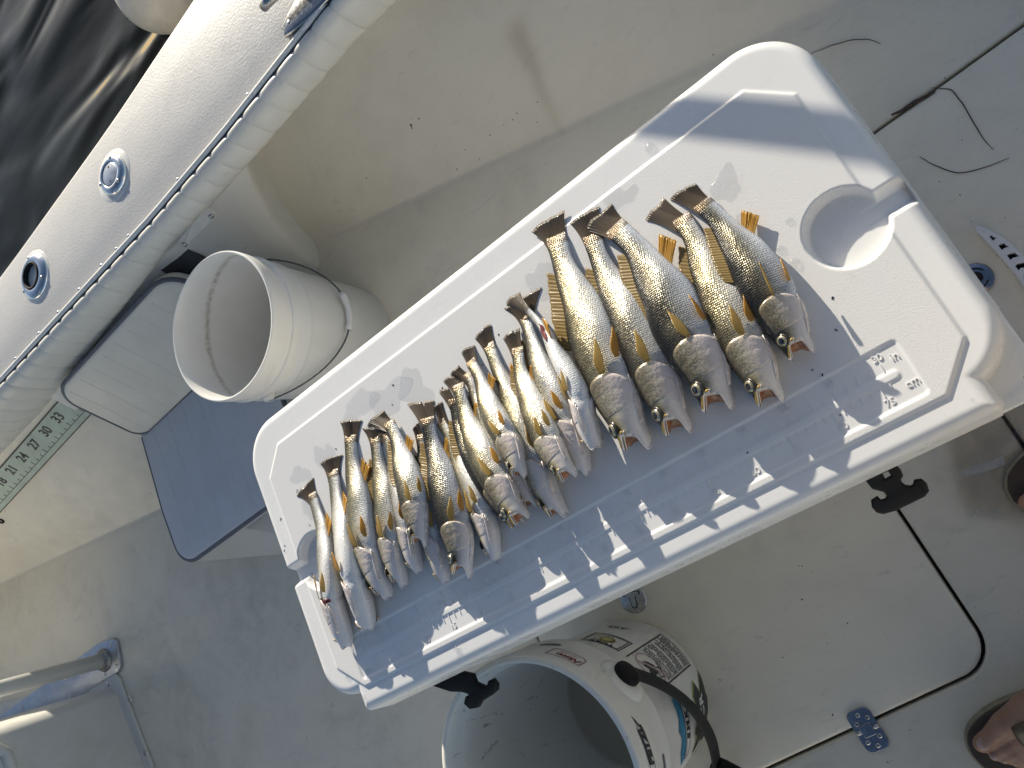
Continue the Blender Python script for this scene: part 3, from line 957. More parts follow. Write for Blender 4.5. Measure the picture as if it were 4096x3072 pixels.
prof = [(0.0, 0.003), (0.120, 0.002), (0.1300, 0.0005), (0.1325, 0.003), (0.1435, 0.255), (0.1440, 0.262), (0.1468, 0.264), (0.1475, 0.269), (0.1456, 0.274), (0.1450, 0.300), (0.1454, 0.3045), (0.1500, 0.306), (0.1510, 0.311),
        (0.1500, 0.316), (0.1462, 0.318), (0.1466, 0.342), (0.1505, 0.345), (0.1512, 0.364), (0.1505, 0.3685), (0.1485, 0.3702), (0.1460, 0.3695), (0.1447, 0.366), (0.1440, 0.345), (0.1300, 0.008), (0.126, 0.006), (0.0, 0.006)]
MB().lathe(prof, bc, 96).build('shell', M['milky'], bk, auto=50)
ua = math.radians(81)
u = np.array([math.cos(ua), math.sin(ua), 0]); wv = np.array([math.cos(ua - math.pi / 2), math.sin(ua - math.pi / 2), 0])
cc = np.array([bc[0], bc[1], 0.288])
bail = []
for a in np.linspace(0, math.pi, 41):
    s = math.sin(a)
    bail.append(cc + u * 0.1555 * math.cos(a) + wv * (0.1535 * s) + np.array([0, 0, -0.128 * s ** 1.3]))
WIRE = plain('grey_wire', (0.13, 0.13, 0.13), 0.4, 0.7, var=0.3, scale=120)
MB().tube(bail, 0.0019, 8).build('bail', WIRE, bk, smooth=True)
g0 = [bail[i] for i in range(17, 25)]
MB().tube(g0, [0.0078, 0.0082, 0.0072, 0.0072, 0.0080, 0.0072, 0.0072, 0.0080], 14).build('grip', M['plastic'], bk, smooth=True)
for s in (-1, 1):
    c = cc + u * 0.150 * s
    MB().tube([c - u * 0.006 * s, c + u * 0.002 * s, c + u * 0.0065 * s], [0.016, 0.0145, 0.010], 16).build('ear', M['plastic'], bk, smooth=True)

# ---------------------------------------------------------------- heavy white bucket with stickers and webbing handle
t = NT('satin_bucket_plastic'); co = t.coord('Object')
col = t.ramp(t.noise(co, 9, 5, 0.6), [(0.3, (0.70, 0.69, 0.635)), (0.7, (0.77, 0.755, 0.70))])
col = t.mix(t.math('MULTIPLY', t.ramp(t.noise(t.mapping(co, scale=(1, 1, 0.4)), 34, 6, 0.72, 0.7), [(0.60, 0.0), (0.72, 1.0)]), 0.22), col, (0.16, 0.15, 0.13))
M['b2'] = t.set(col, 0.30, 0.0)
t = NT('scuffed_bucket_inside'); co = t.coord('Object')
col = t.ramp(t.noise(co, 9, 5, 0.6), [(0.3, (0.76, 0.735, 0.65)), (0.7, (0.83, 0.80, 0.71))])
col = t.mix(t.math('MULTIPLY', t.ramp(t.noise(t.mapping(co, scale=(1, 1, 0.35), rot=(0.4, 0.2, 0)), 46, 6, 0.75, 0.9), [(0.60, 0.0), (0.69, 1.0)]), 0.65), col, (0.07, 0.055, 0.04))
bw = t.n('SeparateXYZ'); t.l(co, bw.inputs[0])
col = t.mix(t.ramp(bw.outputs[2], [(0.030, 1.0), (0.034, 0.0)]), col, (0.44, 0.35, 0.22))
M['b2in'] = t.set(col, 0.34, 0.0)
b2c = (0.0815, -0.2455, 0.0)
b2 = thing('sticker_bucket', 'heavy white bucket covered in stickers with black webbing handle', 'bucket', b2c)
PO = [(0.0, 0.004), (0.118, 0.004), (0.126, 0.001), (0.1345, 0.005), (0.1372, 0.014), (0.1405, 0.10), (0.1445, 0.19), (0.1478, 0.255), (0.150, 0.262), (0.1590, 0.264), (0.1622, 0.268), (0.1628, 0.277), (0.1605, 0.290), (0.1600, 0.300),
      (0.1625, 0.312), (0.1645, 0.325), (0.1668, 0.378), (0.1662, 0.3845)]
PI = [(0.1662, 0.3845), (0.1645, 0.3868), (0.1575, 0.3868), (0.1555, 0.384), (0.1535, 0.362), (0.1490, 0.352), (0.1475, 0.347), (0.1465, 0.330), (0.1280, 0.034), (0.122, 0.030), (0.0, 0.030)]
MB().lathe(PO, b2c, 112).build('shell', M['b2'], b2, auto=55)
MB().lathe(PI, b2c, 112).build('inner_wall', M['b2in'], b2, auto=55)


def b2r(z): return float(np.interp(z, [p[1] for p in PO[3:]], [p[0] for p in PO[3:]]))


def wrap(me, phi, z0, lift=0.0006, rot=0.0):
    """lay flat lettering (x right, y up) round the bucket"""
    n = len(me.vertices)
    co = np.empty(n * 3); me.vertices.foreach_get('co', co); co = co.reshape(-1, 3)
    ca, sa = math.cos(rot), math.sin(rot)
    x, y = co[:, 0] * ca - co[:, 1] * sa, co[:, 0] * sa + co[:, 1] * ca
    out = np.empty_like(co)
    for i in range(n):
        z = z0 + y[i]; r = b2r(z); a = math.radians(phi) + x[i] / r
        r += lift + co[i, 2]
        out[i] = (b2c[0] + r * math.cos(a), b2c[1] + r * math.sin(a), z)
    me.vertices.foreach_set('co', out.ravel()); me.update()
    return me


def dense(outline, step=0.004):
    out = []
    for i in range(len(outline)):
        a = np.array(outline[i], float); b = np.array(outline[(i + 1) % len(outline)], float)
        k = max(1, int(np.linalg.norm(b - a) / step))
        out += [tuple(a + (b - a) * j / k) for j in range(k)]
    return out


def sheet(outline, grid=0.004, holes=()):
    """flat filled outline cut into small cells so that it wraps smoothly"""
    cu = flat_solid('sheet', [dense(outline)] + [dense(h) for h in holes], -0.0001, 0.0001)
    bm = bmesh.new(); bm.from_mesh(cu)
    xs_ = [v.co.x for v in bm.verts]; ys_ = [v.co.y for v in bm.verts]
    for ax, lo, hi in (((1, 0, 0), min(xs_), max(xs_)), ((0, 1, 0), min(ys_), max(ys_))):
        for k in np.arange(lo + grid, hi, grid):
            bmesh.ops.bisect_plane(bm, geom=bm.verts[:] + bm.edges[:] + bm.faces[:], plane_co=Vector(ax) * k, plane_no=ax)
    bm.to_mesh(cu); bm.free()
    return cu


RED = plain('red_ink', (0.22, 0.03, 0.03), 0.5)
BLUE = plain('blue_ink', (0.03, 0.20, 0.34), 0.5, var=0.35, scale=80)
LIME = plain('lime_ink', (0.42, 0.46, 0.16), 0.5)
WHT = plain('white_ink', (0.70, 0.69, 0.66), 0.5)
CHAR = plain('charcoal_ink', (0.028, 0.030, 0.030), 0.5)
PINK = plain('faded_pink_ink', (0.55, 0.40, 0.42), 0.5)
GOLD = plain('yellow_ink', (0.55, 0.48, 0.16), 0.5)


def oval(w, h, n=10):
    r = h / 2
    return [(w / 2 - r + r * math.cos(a), r * math.sin(a)) for a in np.linspace(-math.pi / 2, math.pi / 2, n)] + [(-w / 2 + r + r * math.cos(a), r * math.sin(a)) for a in np.linspace(math.pi / 2, 1.5 * math.pi, n)]


def ring_sheet(w, h, th): return sheet(oval(w, h), 0.006, [oval(w - 2 * th, h - 2 * th)])


dec = lambda nm, me, mat, phi, z, lift=0.0006, rot=0.0: link(nm, wrap(me, phi, z, lift, rot), mat, b2)
# PETZL on the collar
dec('logo_outline', ring_sheet(0.066, 0.0185, 0.0009), CHAR, -8.5, 0.350, 0.0012)
dec('logo_lettering', text_mesh('PETZL', 0.0195, 0.0002, 0.0012, shear=0.25, space=0.96), CHAR, -7.0, 0.350, 0.0014)
dec('logo_tail', sheet([(0, 0), (0.012, 0.004), (0.022, 0.010), (0.010, 0.0075)]), CHAR, 0.5, 0.346, 0.0013)
# ACR: jagged black badge with lime edge
J = [(-0.060, -0.020), (-0.044, -0.030), (-0.020, -0.022), (0.006, -0.034), (0.022, -0.024), (0.058, -0.026), (0.030, -0.004), (0.052, 0.006), (0.034, 0.022), (0.002, 0.020), (-0.022, 0.030), (-0.034, 0.018), (-0.062, 0.022), (-0.046, 0.0)]
dec('badge_edge', sheet([(x * 1.07, y * 1.52) for x, y in J]), LIME, -25, 0.050, 0.0010)
dec('badge', sheet([(x, y * 1.38) for x, y in J]), CHAR, -25, 0.050, 0.0014)
dec('badge_lettering', text_mesh('ACR', 0.027, 0.0002, 0.0006, space=1.1), WHT, -25.5, 0.048, 0.0019)
# SMK with blue fish
FS = [(-0.055, 0.012), (-0.03, 0.026), (-0.012, 0.018), (0.004, 0.032), (0.020, 0.020), (0.048, 0.022), (0.060, 0.010), (0.05, -0.004), (-0.05, -0.004)]
dec('fish_emblem', sheet(FS), BLUE, -22, 0.152, 0.0010)
dec('plate_edge', sheet(oval(0.108, 0.027), 0.006), CHAR, -22, 0.138, 0.0013)
dec('plate_field', sheet(oval(0.104, 0.023), 0.006), WHT, -22, 0.138, 0.0017)
dec('plate_rim', ring_sheet(0.099, 0.019, 0.0012), CHAR, -22, 0.138, 0.0021)
dec('plate_lettering', text_mesh('SMK', 0.019, 0.0002, 0.001, shear=0.2, space=1.4), CHAR, -22, 0.138, 0.0022)
# warning label: frame bars, fine print, pictogram
for y0, y1, x0, x1 in ((-0.08, 0.092, 0.0345, 0.037), (-0.08, 0.075, -0.036, -0.0335)):
    dec('label_bar', sheet([(x0, y0), (x1, y0), (x1, y1), (x0, y1)]), CHAR, 20.5, 0.113, 0.0010)
dec('label_bar', sheet([(-0.036, -0.0815), (0.037, -0.0815), (0.037, -0.080), (-0.036, -0.080)]), CHAR, 20.5, 0.113, 0.0010)
fine = []
pr = random.Random(4)
for r_ in range(24):
    y = 0.034 - r_ * 0.0047
    if r_ in (5, 11, 17):
        fine.append(sheet([(-0.0335, y + 0.002), (0.0345, y + 0.002), (0.0345, y + 0.0025), (-0.0335, y + 0.0025)], 0.008)); continue
    x = -0.031
    while x < 0.029:
        w = pr.uniform(0.002, 0.006)
        if pr.random() < (0.95 if r_ % 6 else 0.6):
            fine.append(sheet([(x, y - 0.0009), (x + w, y - 0.0009), (x + w, y + 0.0008), (x, y + 0.0008)], 0.05))
        x += w + 0.0011
me = join_meshes('fine_print', [(m, Matrix.Identity(4)) for m in fine])
dec('fine_print', me, CHAR, 20.5, 0.113, 0.0010)
dec('pictogram', sheet([(-0.010, 0.0), (0.003, -0.004), (0.012, 0.004), (0.018, 0.016), (0.010, 0.024), (0.003, 0.018), (-0.004, 0.026), (-0.012, 0.016)]), CHAR, 19.5, 0.163, 0.0011)
dec('pictogram_tub', sheet([(-0.016, -0.010), (0.002, -0.016), (0.006, 0.000), (-0.012, 0.005)], 0.004, [[(-0.0135, -0.0085), (0.0005, -0.013), (0.0035, -0.002), (-0.0105, 0.0025)]]), CHAR, 17.0, 0.163, 0.0012)
circ = lambda r, n=28: [(r * math.cos(a), r * math.sin(a)) for a in np.linspace(0, 2 * math.pi, n, endpoint=False)]
dec('prohibition_ring', sheet(circ(0.031), 0.008, [circ(0.0285)]), PINK, 20.5, 0.170, 0.0013)
dec('prohibition_bar', sheet([(-0.022, -0.0195), (-0.0195, -0.022), (0.022, 0.0195), (0.0195, 0.022)]), PINK, 20.5, 0.170, 0.0013)
# yellow and black sticker, small script strip, red sticker on the collar
fr_ = [(-0.034, -0.034), (0.036, -0.034), (0.036, 0.028), (-0.034, 0.028)]
dec('sticker_frame', sheet(fr_, 0.006, [[(x * 0.95, y * 0.94) for x, y in fr_]]), CHAR, 54, 0.176, 0.0010)
dec('sticker_frame', sheet([(x * 0.88, y * 0.85) for x, y in fr_], 0.006, [[(x * 0.84, y * 0.79) for x, y in fr_]]), CHAR, 54, 0.176, 0.0010)
dec('sticker_sun', sheet([(0.012 * math.cos(a) * (1.5 if i % 2 else 0.9), 0.012 * math.sin(a) * (1.5 if i % 2 else 0.9)) for i, a in enumerate(np.linspace(0, 6.283, 24, endpoint=False))]), GOLD, 54, 0.174, 0.0010)
for rr_ in (0.011, 0.0175):
    dec('sticker_swirl', sheet(circ(rr_), 0.006, [circ(rr_ - 0.0011)]), CHAR, 54 + (rr_ - 0.011) * 300, 0.174, 0.0013)
dec('sticker_lettering', text_mesh('TURK', 0.0145, 0.0002, 0.0005, space=1.25), CHAR, 54, 0.197, 0.0014)
dec('sticker_script', text_mesh('AWL', 0.013, 0.0002, 0.0002, shear=0.4, space=1.3), CHAR, 61, 0.088, 0.0010)
dec('sticker_script_rule', sheet([(-0.022, -0.009), (0.024, -0.009), (0.024, -0.0075), (-0.022, -0.0075)]), CHAR, 61, 0.088, 0.0010)
rf = round_poly([(-0.026, -0.017), (0.030, -0.017), (0.030, 0.016), (-0.026, 0.016)], [0.010, 0.006, 0.002, 0.004])
dec('red_sticker_frame', sheet(rf, 0.006, [[(x * 0.95, y * 0.93) for x, y in rf]]), RED, 50, 0.347, 0.0010)
dec('red_sticker_lettering', text_mesh('Novo', 0.0165, 0.0002, 0.0004, shear=0.4), RED, 48.5, 0.352, 0.0012)
dec('red_sticker_lettering', text_mesh('MARINE', 0.008, 0.0002, 0.0, shear=0.2), PINK, 50, 0.339, 0.0012)
# drain slots in the collar lip and the handle bosses
for ph in (-24, -60, 70):
    dec('drain_slot', sheet(oval(0.038, 0.007)), M['piping'], ph, 0.2955, 0.0006)
for ph in (23.5, 203.5):
    a = math.radians(ph)
    d_ = np.array([math.cos(a), math.sin(a), 0.0])
    c0 = np.array(b2c) + np.array([0, 0, 0.302])
    MB().tube([c0 + d_ * r_ for r_ in (0.150, 0.163, 0.1685, 0.1705)], [0.040, 0.036, 0.029, 0.022], 28).build('boss', M['b2'], b2, smooth=True)
    MB().tube([c0 + d_ * r_ for r_ in (0.166, 0.176, 0.180, 0.1815)], [0.0205, 0.0205, 0.0185, 0.012], 24).build('pivot', M['black'], b2, smooth=True)
# webbing
a = math.radians(23.5)
d_ = np.array([math.cos(a), math.sin(a), 0.0])
wp = [np.array(b2c) + d_ * 0.178 + np.array([0, 0, 0.300]), at(2640, 2735, 0.235), at(2735, 2800, 0.165), at(2805, 2880, 0.115), at(2850, 2975, 0.07), at(2868, 3075, 0.045), at(2870, 3180, 0.03)]
wc = catmull(wp, 46)
V = []
ctr = np.array([b2c[0], b2c[1], 0.0])
for i, p in enumerate(wc):
    tt = wc[min(i + 1, len(wc) - 1)] - wc[max(i - 1, 0)]; tt /= np.linalg.norm(tt)
    out_ = p - ctr; out_[2] = 0.06; out_ /= np.linalg.norm(out_)
    tw = i / len(wc)
    wd = np.cross(tt, out_); wd /= np.linalg.norm(wd)
    nn_ = np.cross(wd, tt)
    wd = wd * math.cos(0.5 * tw) + nn_ * math.sin(0.5 * tw)
    nn_ = np.cross(wd, tt)
    hw = 0.0105 + 0.0065 * max(0.0, min(1, tw * 2.2 - 0.8))
    for s_, h_ in ((-1, 0.001), (-0.33, 0.0014), (0.33, 0.0014), (1, 0.001), (1, -0.001), (-1, -0.001)):
        V.append(p + wd * hw * s_ + nn_ * h_)
t = NT('black_webbing'); co = t.coord('Object')
wv_ = t.n('TexWave', wave_type='BANDS'); t.l(co, wv_.inputs[0]); wv_.inputs['Scale'].default_value = 170; wv_.bands_direction = 'DIAGONAL'
M['web'] = t.set((0.014, 0.014, 0.013), 0.6, 0.0, t.bump(wv_.outputs['Fac'], 0.6, 0.001))
link('webbing_handle', mesh('webbing_handle', V, grid_faces(len(wc), 6, True)), M['web'], b2, smooth=True)
P = at(2895, 3075, 0.035)
MB().tube([P + np.array([-0.012, 0.012, 0]), P + np.array([0.0, 0.0, 0.004]), P + np.array([0.02, -0.02, 0])], [0.014, 0.017, 0.015], 12).build('grip_sleeve', M['black'], b2, smooth=True)

# ---------------------------------------------------------------- hatch hardware
hg = thing('hatch_hinge', 'blue-tinted steel hinge with six screws on the front edge of the deck hatch', 'hinge', (0.433, -0.42, 0.003))
SH = plain('sky_blue_steel', (0.32, 0.335, 0.37), 0.25, 1.0, var=0.06, scale=40)
cen = np.array([0.4335, -0.4215]); ra = math.radians(4.0)
rotp = lambda P: [(cen[0] + x * math.cos(ra) - y * math.sin(ra), cen[1] + x * math.sin(ra) + y * math.cos(ra)) for x, y in P]
for y0, y1, rr in ((0.0035, 0.0325, (0.010, 0.010, 0.002, 0.002)), (-0.0325, -0.0035, (0.002, 0.002, 0.010, 0.010))):
    me = flat_solid('leaf', [rotp(rounded_rect(-0.019, 0.019, y0, y1, rr))], 0.003, 0.0062, bevel=0.001); shade_auto(me, 40)
    link('leaf', me, SH, hg)
me = flat_solid('knuckle', [rotp(rounded_rect(-0.009, 0.0085, -0.0085, 0.0085, 0.0015))], 0.004, 0.0086, bevel=0.0018); shade_auto(me, 40)
link('knuckle', me, SH, hg)
for x, w_ in ((-0.0145, 0.009), (0.014, 0.009)):
    a, b = rotp([(x - w_ / 2, 0), (x + w_ / 2, 0)])
    MB().tube([(*a, 0.0052), (*b, 0.0052)], 0.0036, 12).build('pin', M['steel'], hg, smooth=True)
for x, y in ((-0.0105, 0.013), (0.0105, 0.0165), (-0.001, 0.0245), (-0.0105, -0.0165), (0.0115, -0.014), (0.001, -0.0255)):
    (qx, qy), = rotp([(x, y)])
    s_ = MB().dome((qx, qy, 0.0060), 0.0038, 0.0016, 14).build('screw', M['steel'], hg, smooth=True)
    for da in (0, math.pi / 2):
        MB().box((qx, qy, 0.0075), (0.0042, 0.0009, 0.0008), da + 0.5).build('screw_slot', M['hole'], s_)

sl = thing('slam_latch', 'round grey flush latch with black T-handle outline below the cooler edge', 'latch', (0.163, -0.09, 0.003))
MB().lathe([(0.0, 0.006), (0.024, 0.006), (0.0265, 0.005), (0.0275, 0.0025), (0.0275, 0.0)], (0.163, -0.091, 0.001), 40).build('bezel', M['steel'], sl, smooth=True)
tp_ = [(-0.017, 0.0135), (0.017, 0.0135), (0.017, 0.006), (0.0065, 0.005), (0.0065, -0.013), (0.003, -0.017), (-0.003, -0.017), (-0.0065, -0.013), (-0.0065, 0.005), (-0.017, 0.006)]
ra2 = math.radians(-12)
rot2 = lambda P, s=1.0: [(0.163 + s * (x * math.cos(ra2) - y * math.sin(ra2)), -0.091 + s * (x * math.sin(ra2) + y * math.cos(ra2))) for x, y in P]
TT = round_poly(tp_, 0.0022, 4)
link('handle_gap', flat_solid('handle_gap', [rot2(TT)], 0.0066, 0.0074), M['hole'], sl)
link('handle', flat_solid('handle', [rot2(round_poly([(x * 0.86 if abs(x) > 0.01 else x * 0.72, y * 0.90) for x, y in tp_], 0.002, 4))], 0.0070, 0.0082), M['steel'], sl)

rg = thing('lift_ring', 'round dark blue flush lift ring beside the cooler', 'deck ring', (0.922, 0.118, 0.003))
P = at(3903, 1117, 0.004)
MB().lathe([(0.0, 0.0045), (0.013, 0.0045), (0.0225, 0.0048), (0.0245, 0.003), (0.0245, 0.0)], (P[0], P[1], 0.0028), 40).build('bezel', SH, rg, smooth=True)
MB().lathe([(0.0, 0.0055), (0.0085, 0.0055), (0.0088, 0.004)], (P[0] + 0.002, P[1] + 0.001, 0.0028), 24).build('centre', M['hole'], rg, smooth=True)
MB().tube([(P[0] + 0.016 * math.cos(a), P[1] + 0.016 * math.sin(a), 0.0082) for a in np.linspace(0.4, 5.6, 24)], 0.0011, 6).build('ring', M['hole'], rg, smooth=True)

# white slotted plastic piece at the right edge
gr = thing('slotted_plastic_piece', 'curved white plastic piece with black slots at the right edge', 'plastic piece', (0.98, 0.14, 0.003))
s_ = 396 / 2190
q = lambda L, z: [at(3700 + x * s_, 800 + y * s_, z)[:2] for x, y in L]
OUT = [(1128, 600), (1135, 650), (1260, 785), (1400, 930), (1550, 1085), (1700, 1255), (1880, 1460), (2050, 1670), (2250, 1960), (2480, 2330), (2760, 2200), (2650, 1870), (2420, 1560), (2190, 1285), (2050, 1130), (1900, 985), (1750, 865), (1600, 770), (1340, 640), (1155, 578)]
HO = [[(1180, 618), (1345, 692), (1308, 738)], [(1400, 815), (1452, 752), (1630, 850), (1560, 868), (1510, 926)], [(1598, 1012), (1640, 962), (1755, 932), (1890, 1042), (1755, 1080), (1703, 1132)],
      [(1790, 1228), (1840, 1172), (2000, 1140), (2125, 1250), (1955, 1290), (1895, 1357)], [(1972, 1460), (2030, 1388), (2230, 1350), (2350, 1500), (2130, 1515), (2072, 1592)], [(2150, 1700), (2220, 1620), (2420, 1600), (2530, 1760), (2330, 1790), (2270, 1880)]]
me = flat_solid('frame', [q(OUT, 0.02)] + [q(h, 0.02) for h in HO], 0.004, 0.020, bevel=0.0012); shade_auto(me, 40)
link('frame', me, M['plastic'], gr)
OU2 = np.array(q(OUT, 0.02)); c_ = OU2.mean(0)
link('underside', flat_solid('underside', [c_ + (OU2 - c_) * 0.97], 0.0035, 0.0048), M['hole'], gr)  # black sheet standing in for the shade deep below the slots

# clear plastic bag
t = NT('clear_film'); co = t.coord('Object')
gl = t.n('BsdfGlossy'); gl.inputs['Roughness'].default_value = 0.12; gl.inputs['Color'].default_value = (0.9, 0.92, 0.95, 1)
tp = t.n('BsdfTransparent'); tp.inputs[0].default_value = (0.955, 0.96, 0.97, 1)
lw = t.n('LayerWeight'); lw.inputs[0].default_value = 0.35
nr = t.bump(t.noise(co, 70, 3, 0.6, 0.8), 0.5, 0.004); t.l(nr, gl.inputs['Normal']); t.l(nr, lw.inputs['Normal'])
mx = t.n('MixShader'); t.l(t.math('MULTIPLY', lw.outputs['Fresnel'], 0.9, True), mx.inputs[0]); t.l(tp.outputs[0], mx.inputs[1]); t.l(gl.outputs[0], mx.inputs[2]); t.l(mx.outputs[0], t.out.inputs[0])
FILM = t.m
bag = thing('plastic_bag', 'crumpled clear plastic bag lying flat on the deck at right', 'bag', (0.83, -0.14, 0.004))
c4 = [at(3775, 1725, 0.006), at(4130, 1570, 0.006), at(4180, 2085, 0.006), at(3862, 2072, 0.006)]
NU = 26
V = []
for i in range(NU):
    for j in range(NU):
        u, v = i / (NU - 1), j / (NU - 1)
        p = (1 - u) * (1 - v) * c4[0] + u * (1 - v) * c4[1] + u * v * c4[2] + (1 - u) * v * c4[3]
        z = 0.0045 + 0.002 * (math.sin(u * 9 + v * 4) * math.sin(v * 11 - u * 3) + 1) * (0.4 + 0.6 * math.sin(3.1 * u) * math.sin(3.1 * v))
        ridge = math.exp(-((v - 0.46 - 0.25 * (0.35 - u)) / 0.035) ** 2) * (1 if u < 0.8 else 0.3)
        z += 0.008 * ridge + random.uniform(0, 0.0008)
        V.append((p[0] + 0.002 * math.sin(7 * v), p[1] + 0.002 * math.sin(9 * u), z))
link('film', mesh('film', V, grid_faces(NU, NU)), FILM, bag, smooth=True)
fold = [(3831, 1897), (3900, 1860), (3975, 1840), (4010, 1822), (4018, 1858), (3985, 1872), (3925, 1892), (3870, 1898)]
V = [(*at(x, y, 0.0145)[:2], 0.0145 + 0.002 * (i % 2)) for i, (x, y) in enumerate(fold)]
t = NT('crinkled_film_fold'); t.set((0.55, 0.54, 0.50), 0.25, 0.0, t.bump(t.noise(t.coord('Object'), 160, 3), 0.8, 0.004))
tp = t.n('BsdfTransparent'); mx = t.n('MixShader'); mx.inputs[0].default_value = 0.45
t.l(t.p.outputs[0], mx.inputs[2]); t.l(tp.outputs[0], mx.inputs[1]); t.l(mx.outputs[0], t.out.inputs[0])
link('folded_edge', mesh('folded_edge', V + [(x, y, z - 0.001) for x, y, z in V], [tuple(range(8)), tuple(range(15, 7, -1))]), t.m, bag)
for pp in ([(3878, 2072), (3905, 2050), (3920, 2040), (3944, 2026)], [(3955, 2056), (3975, 2048), (3990, 2042), (4003, 2045)]):
    MB().tube([at(x, y, 0.009) for x, y in pp], [0.0004, 0.0018, 0.0022, 0.0004], 6).build('crinkle', t.m, bag, smooth=True)

# weed strands
WEED = plain('dry_weed', (0.055, 0.030, 0.024), 0.6, var=0.4, scale=200)
for lab, pts in (('thin dark weed strand curving from the cooler corner across the deck', [(3238, 218), (3290, 196), (3340, 178), (3400, 162), (3455, 157), (3495, 163), (3522, 177)]),
                 ('long thin weed strand bent downwards from the hatch seam', [(3725, 351), (3765, 354), (3805, 360), (3835, 395), (3862, 434), (3903, 506), (3935, 556), (3972, 599)]),
                 ('shallow curved weed strand lying below the longer bent one', [(3678, 626), (3710, 646), (3743, 663), (3790, 681), (3836, 692), (3880, 685), (3922, 675), (3980, 654), (4037, 632)]),
                 ('dark matted weed caught in the hatch seam', [(3566, 460), (3610, 441), (3640, 420), (3675, 400), (3700, 390), (3740, 366)])):
    W_ = catmull([at(x, y, 0.0042) for x, y in pts], 26)
    W_[:, 2] += 0.0008 * np.sin(np.arange(26) * 1.1)
    thick = 'matted' in lab
    rs = [(0.0009 if not thick else 0.0032) * (0.35 + 0.65 * math.sin(math.pi * (0.08 + 0.84 * i / 25))) for i in range(26)]
    o = MB().tube(W_, rs, 6).build('weed_strand', WEED, None, smooth=True)
    tag(o, lab, 'weed', 'weed strands on the deck')

# loose specks: scales, grit and scuffed crumbs
sp = MB()
pr = random.Random(21)
spots = [(3208, 2265), (3208, 2398), (3608, 2447), (3390, 2493), (1350, 2508), (2910, 2270), (3990, 1020), (4020, 870), (3840, 780), (3330, 2860), (1440, 2740), (3130, 2630), (3045, 2550), (3550, 2550), (2880, 2720), (3960, 2950), (3640, 2920), (700, 2360), (900, 2640), (1080, 2790), (480, 2420), (1030, 2380), (1500, 3000)]
for px, py in spots + [(pr.uniform(0, 4096), pr.uniform(2050, 3072)) for _ in range(40)] + [(pr.uniform(2000, 4096), pr.uniform(50, 900)) for _ in range(40)]:
    P = at(px, py, 0.004)
    if not (-1.3 < P[0] < 1.3 and -0.55 < P[1] < min(f1(P[0]) if P[0] < -0.9 else 9, f2(P[0]) if P[0] > -0.2 else 9) - 0.05): continue
    if -0.98 < P[0] < -0.36 and P[1] > 0.24: continue
    s_ = pr.uniform(0.0003, 0.0011) * (1.5 if (px, py) in spots else 1)
    an = pr.uniform(0, 3)
    sp.box((P[0], P[1], 0.0036 + s_ * 0.2), (s_ * pr.uniform(1, 3), s_, s_ * 0.5), an)
def wall2_y(x, z):
    return f2(x) + (max(1.16, f2(x) + 0.12) - f2(x)) * float(np.interp(z, [p[1] * 0.35 for p in PROF], [p[0] for p in PROF]))


for px, py, s_ in ((1645, 500, 0.005), (1648, 512, 0.003), (1676, 474, 0.0045), (1466, 712, 0.004), (1746, 318, 0.0015), (1692, 576, 0.0014), (2150, 408, 0.003), (2068, 452, 0.003), (2050, 478, 0.003), (2148, 488, 0.003), (2015, 500, 0.002), (1960, 540, 0.003), (1860, 598, 0.002), (1918, 634, 0.003), (1828, 676, 0.003), (1605, 290, 0.0016)):
    P = on_wall(px, py, wall2_y)
    sp.box((P[0], P[1] - 0.001, P[2] + 0.0012), (s_ * pr.uniform(0.4, 1.2), s_ * 0.5, s_ * 0.35), pr.uniform(0, 3))
tag(sp.build('deck_grit', plain('grit', (0.06, 0.045, 0.03), 0.7, var=0.6, scale=300)), 'dark grit and crumbs scattered over the deck', 'grit', kind='stuff')

# ---------------------------------------------------------------- the photographer's feet and sandals
SK = NT('skin'); co = SK.coord('Object')
SK.set(SK.ramp(SK.noise(co, 60, 5, 0.6), [(0.3, (0.27, 0.145, 0.092)), (0.7, (0.36, 0.205, 0.138))]), 0.5, 0.0, SK.bump(SK.noise(co, 420, 3), 0.25, 0.001), Subsurface_Weight=0.08)
SOLE = plain('tan_sole_edge', (0.26, 0.225, 0.155), 0.6, var=0.2, scale=60)
FOOTBED = plain('brown_leather', (0.055, 0.036, 0.022), 0.45, var=0.35, scale=40, bump=0.2)
STRAP = plain('olive_leather_strap', (0.10, 0.075, 0.045), 0.42, var=0.3, scale=50, bump=0.25)
s_ = 316 / 1242
qf = lambda x, y, z: at(3780 + x * s_, 2650 + y * s_, z)


def capsules(name, caps, mat, parent, voxel=0.0028):
    mb = MB()
    for a, b, ra_, rb_ in caps:
        a, b = np.array(a, float), np.array(b, float)
        pts, rs = [], []
        d = b - a; L_ = np.linalg.norm(d); d = d / (L_ + 1e-9)
        for k in range(6):
            an = math.pi / 2 * k / 5
            pts.append(a - d * ra_ * math.cos(an)); rs.append(max(ra_ * math.sin(an), 0.0004))
        for k in range(6):
            an = math.pi / 2 * k / 5
            pts.append(b + d * rb_ * math.sin(an)); rs.append(max(rb_ * math.cos(an), 0.0004))
        mb.tube(pts, rs, 20)
    o = mb.build(name, mat, parent, smooth=True)
    r = o.modifiers.new('remesh', 'REMESH'); r.mode = 'VOXEL'; r.voxel_size = voxel; r.use_smooth_shade = True
    s = o.modifiers.new('smooth', 'SMOOTH'); s.factor = 0.5; s.iterations = 4
    return o


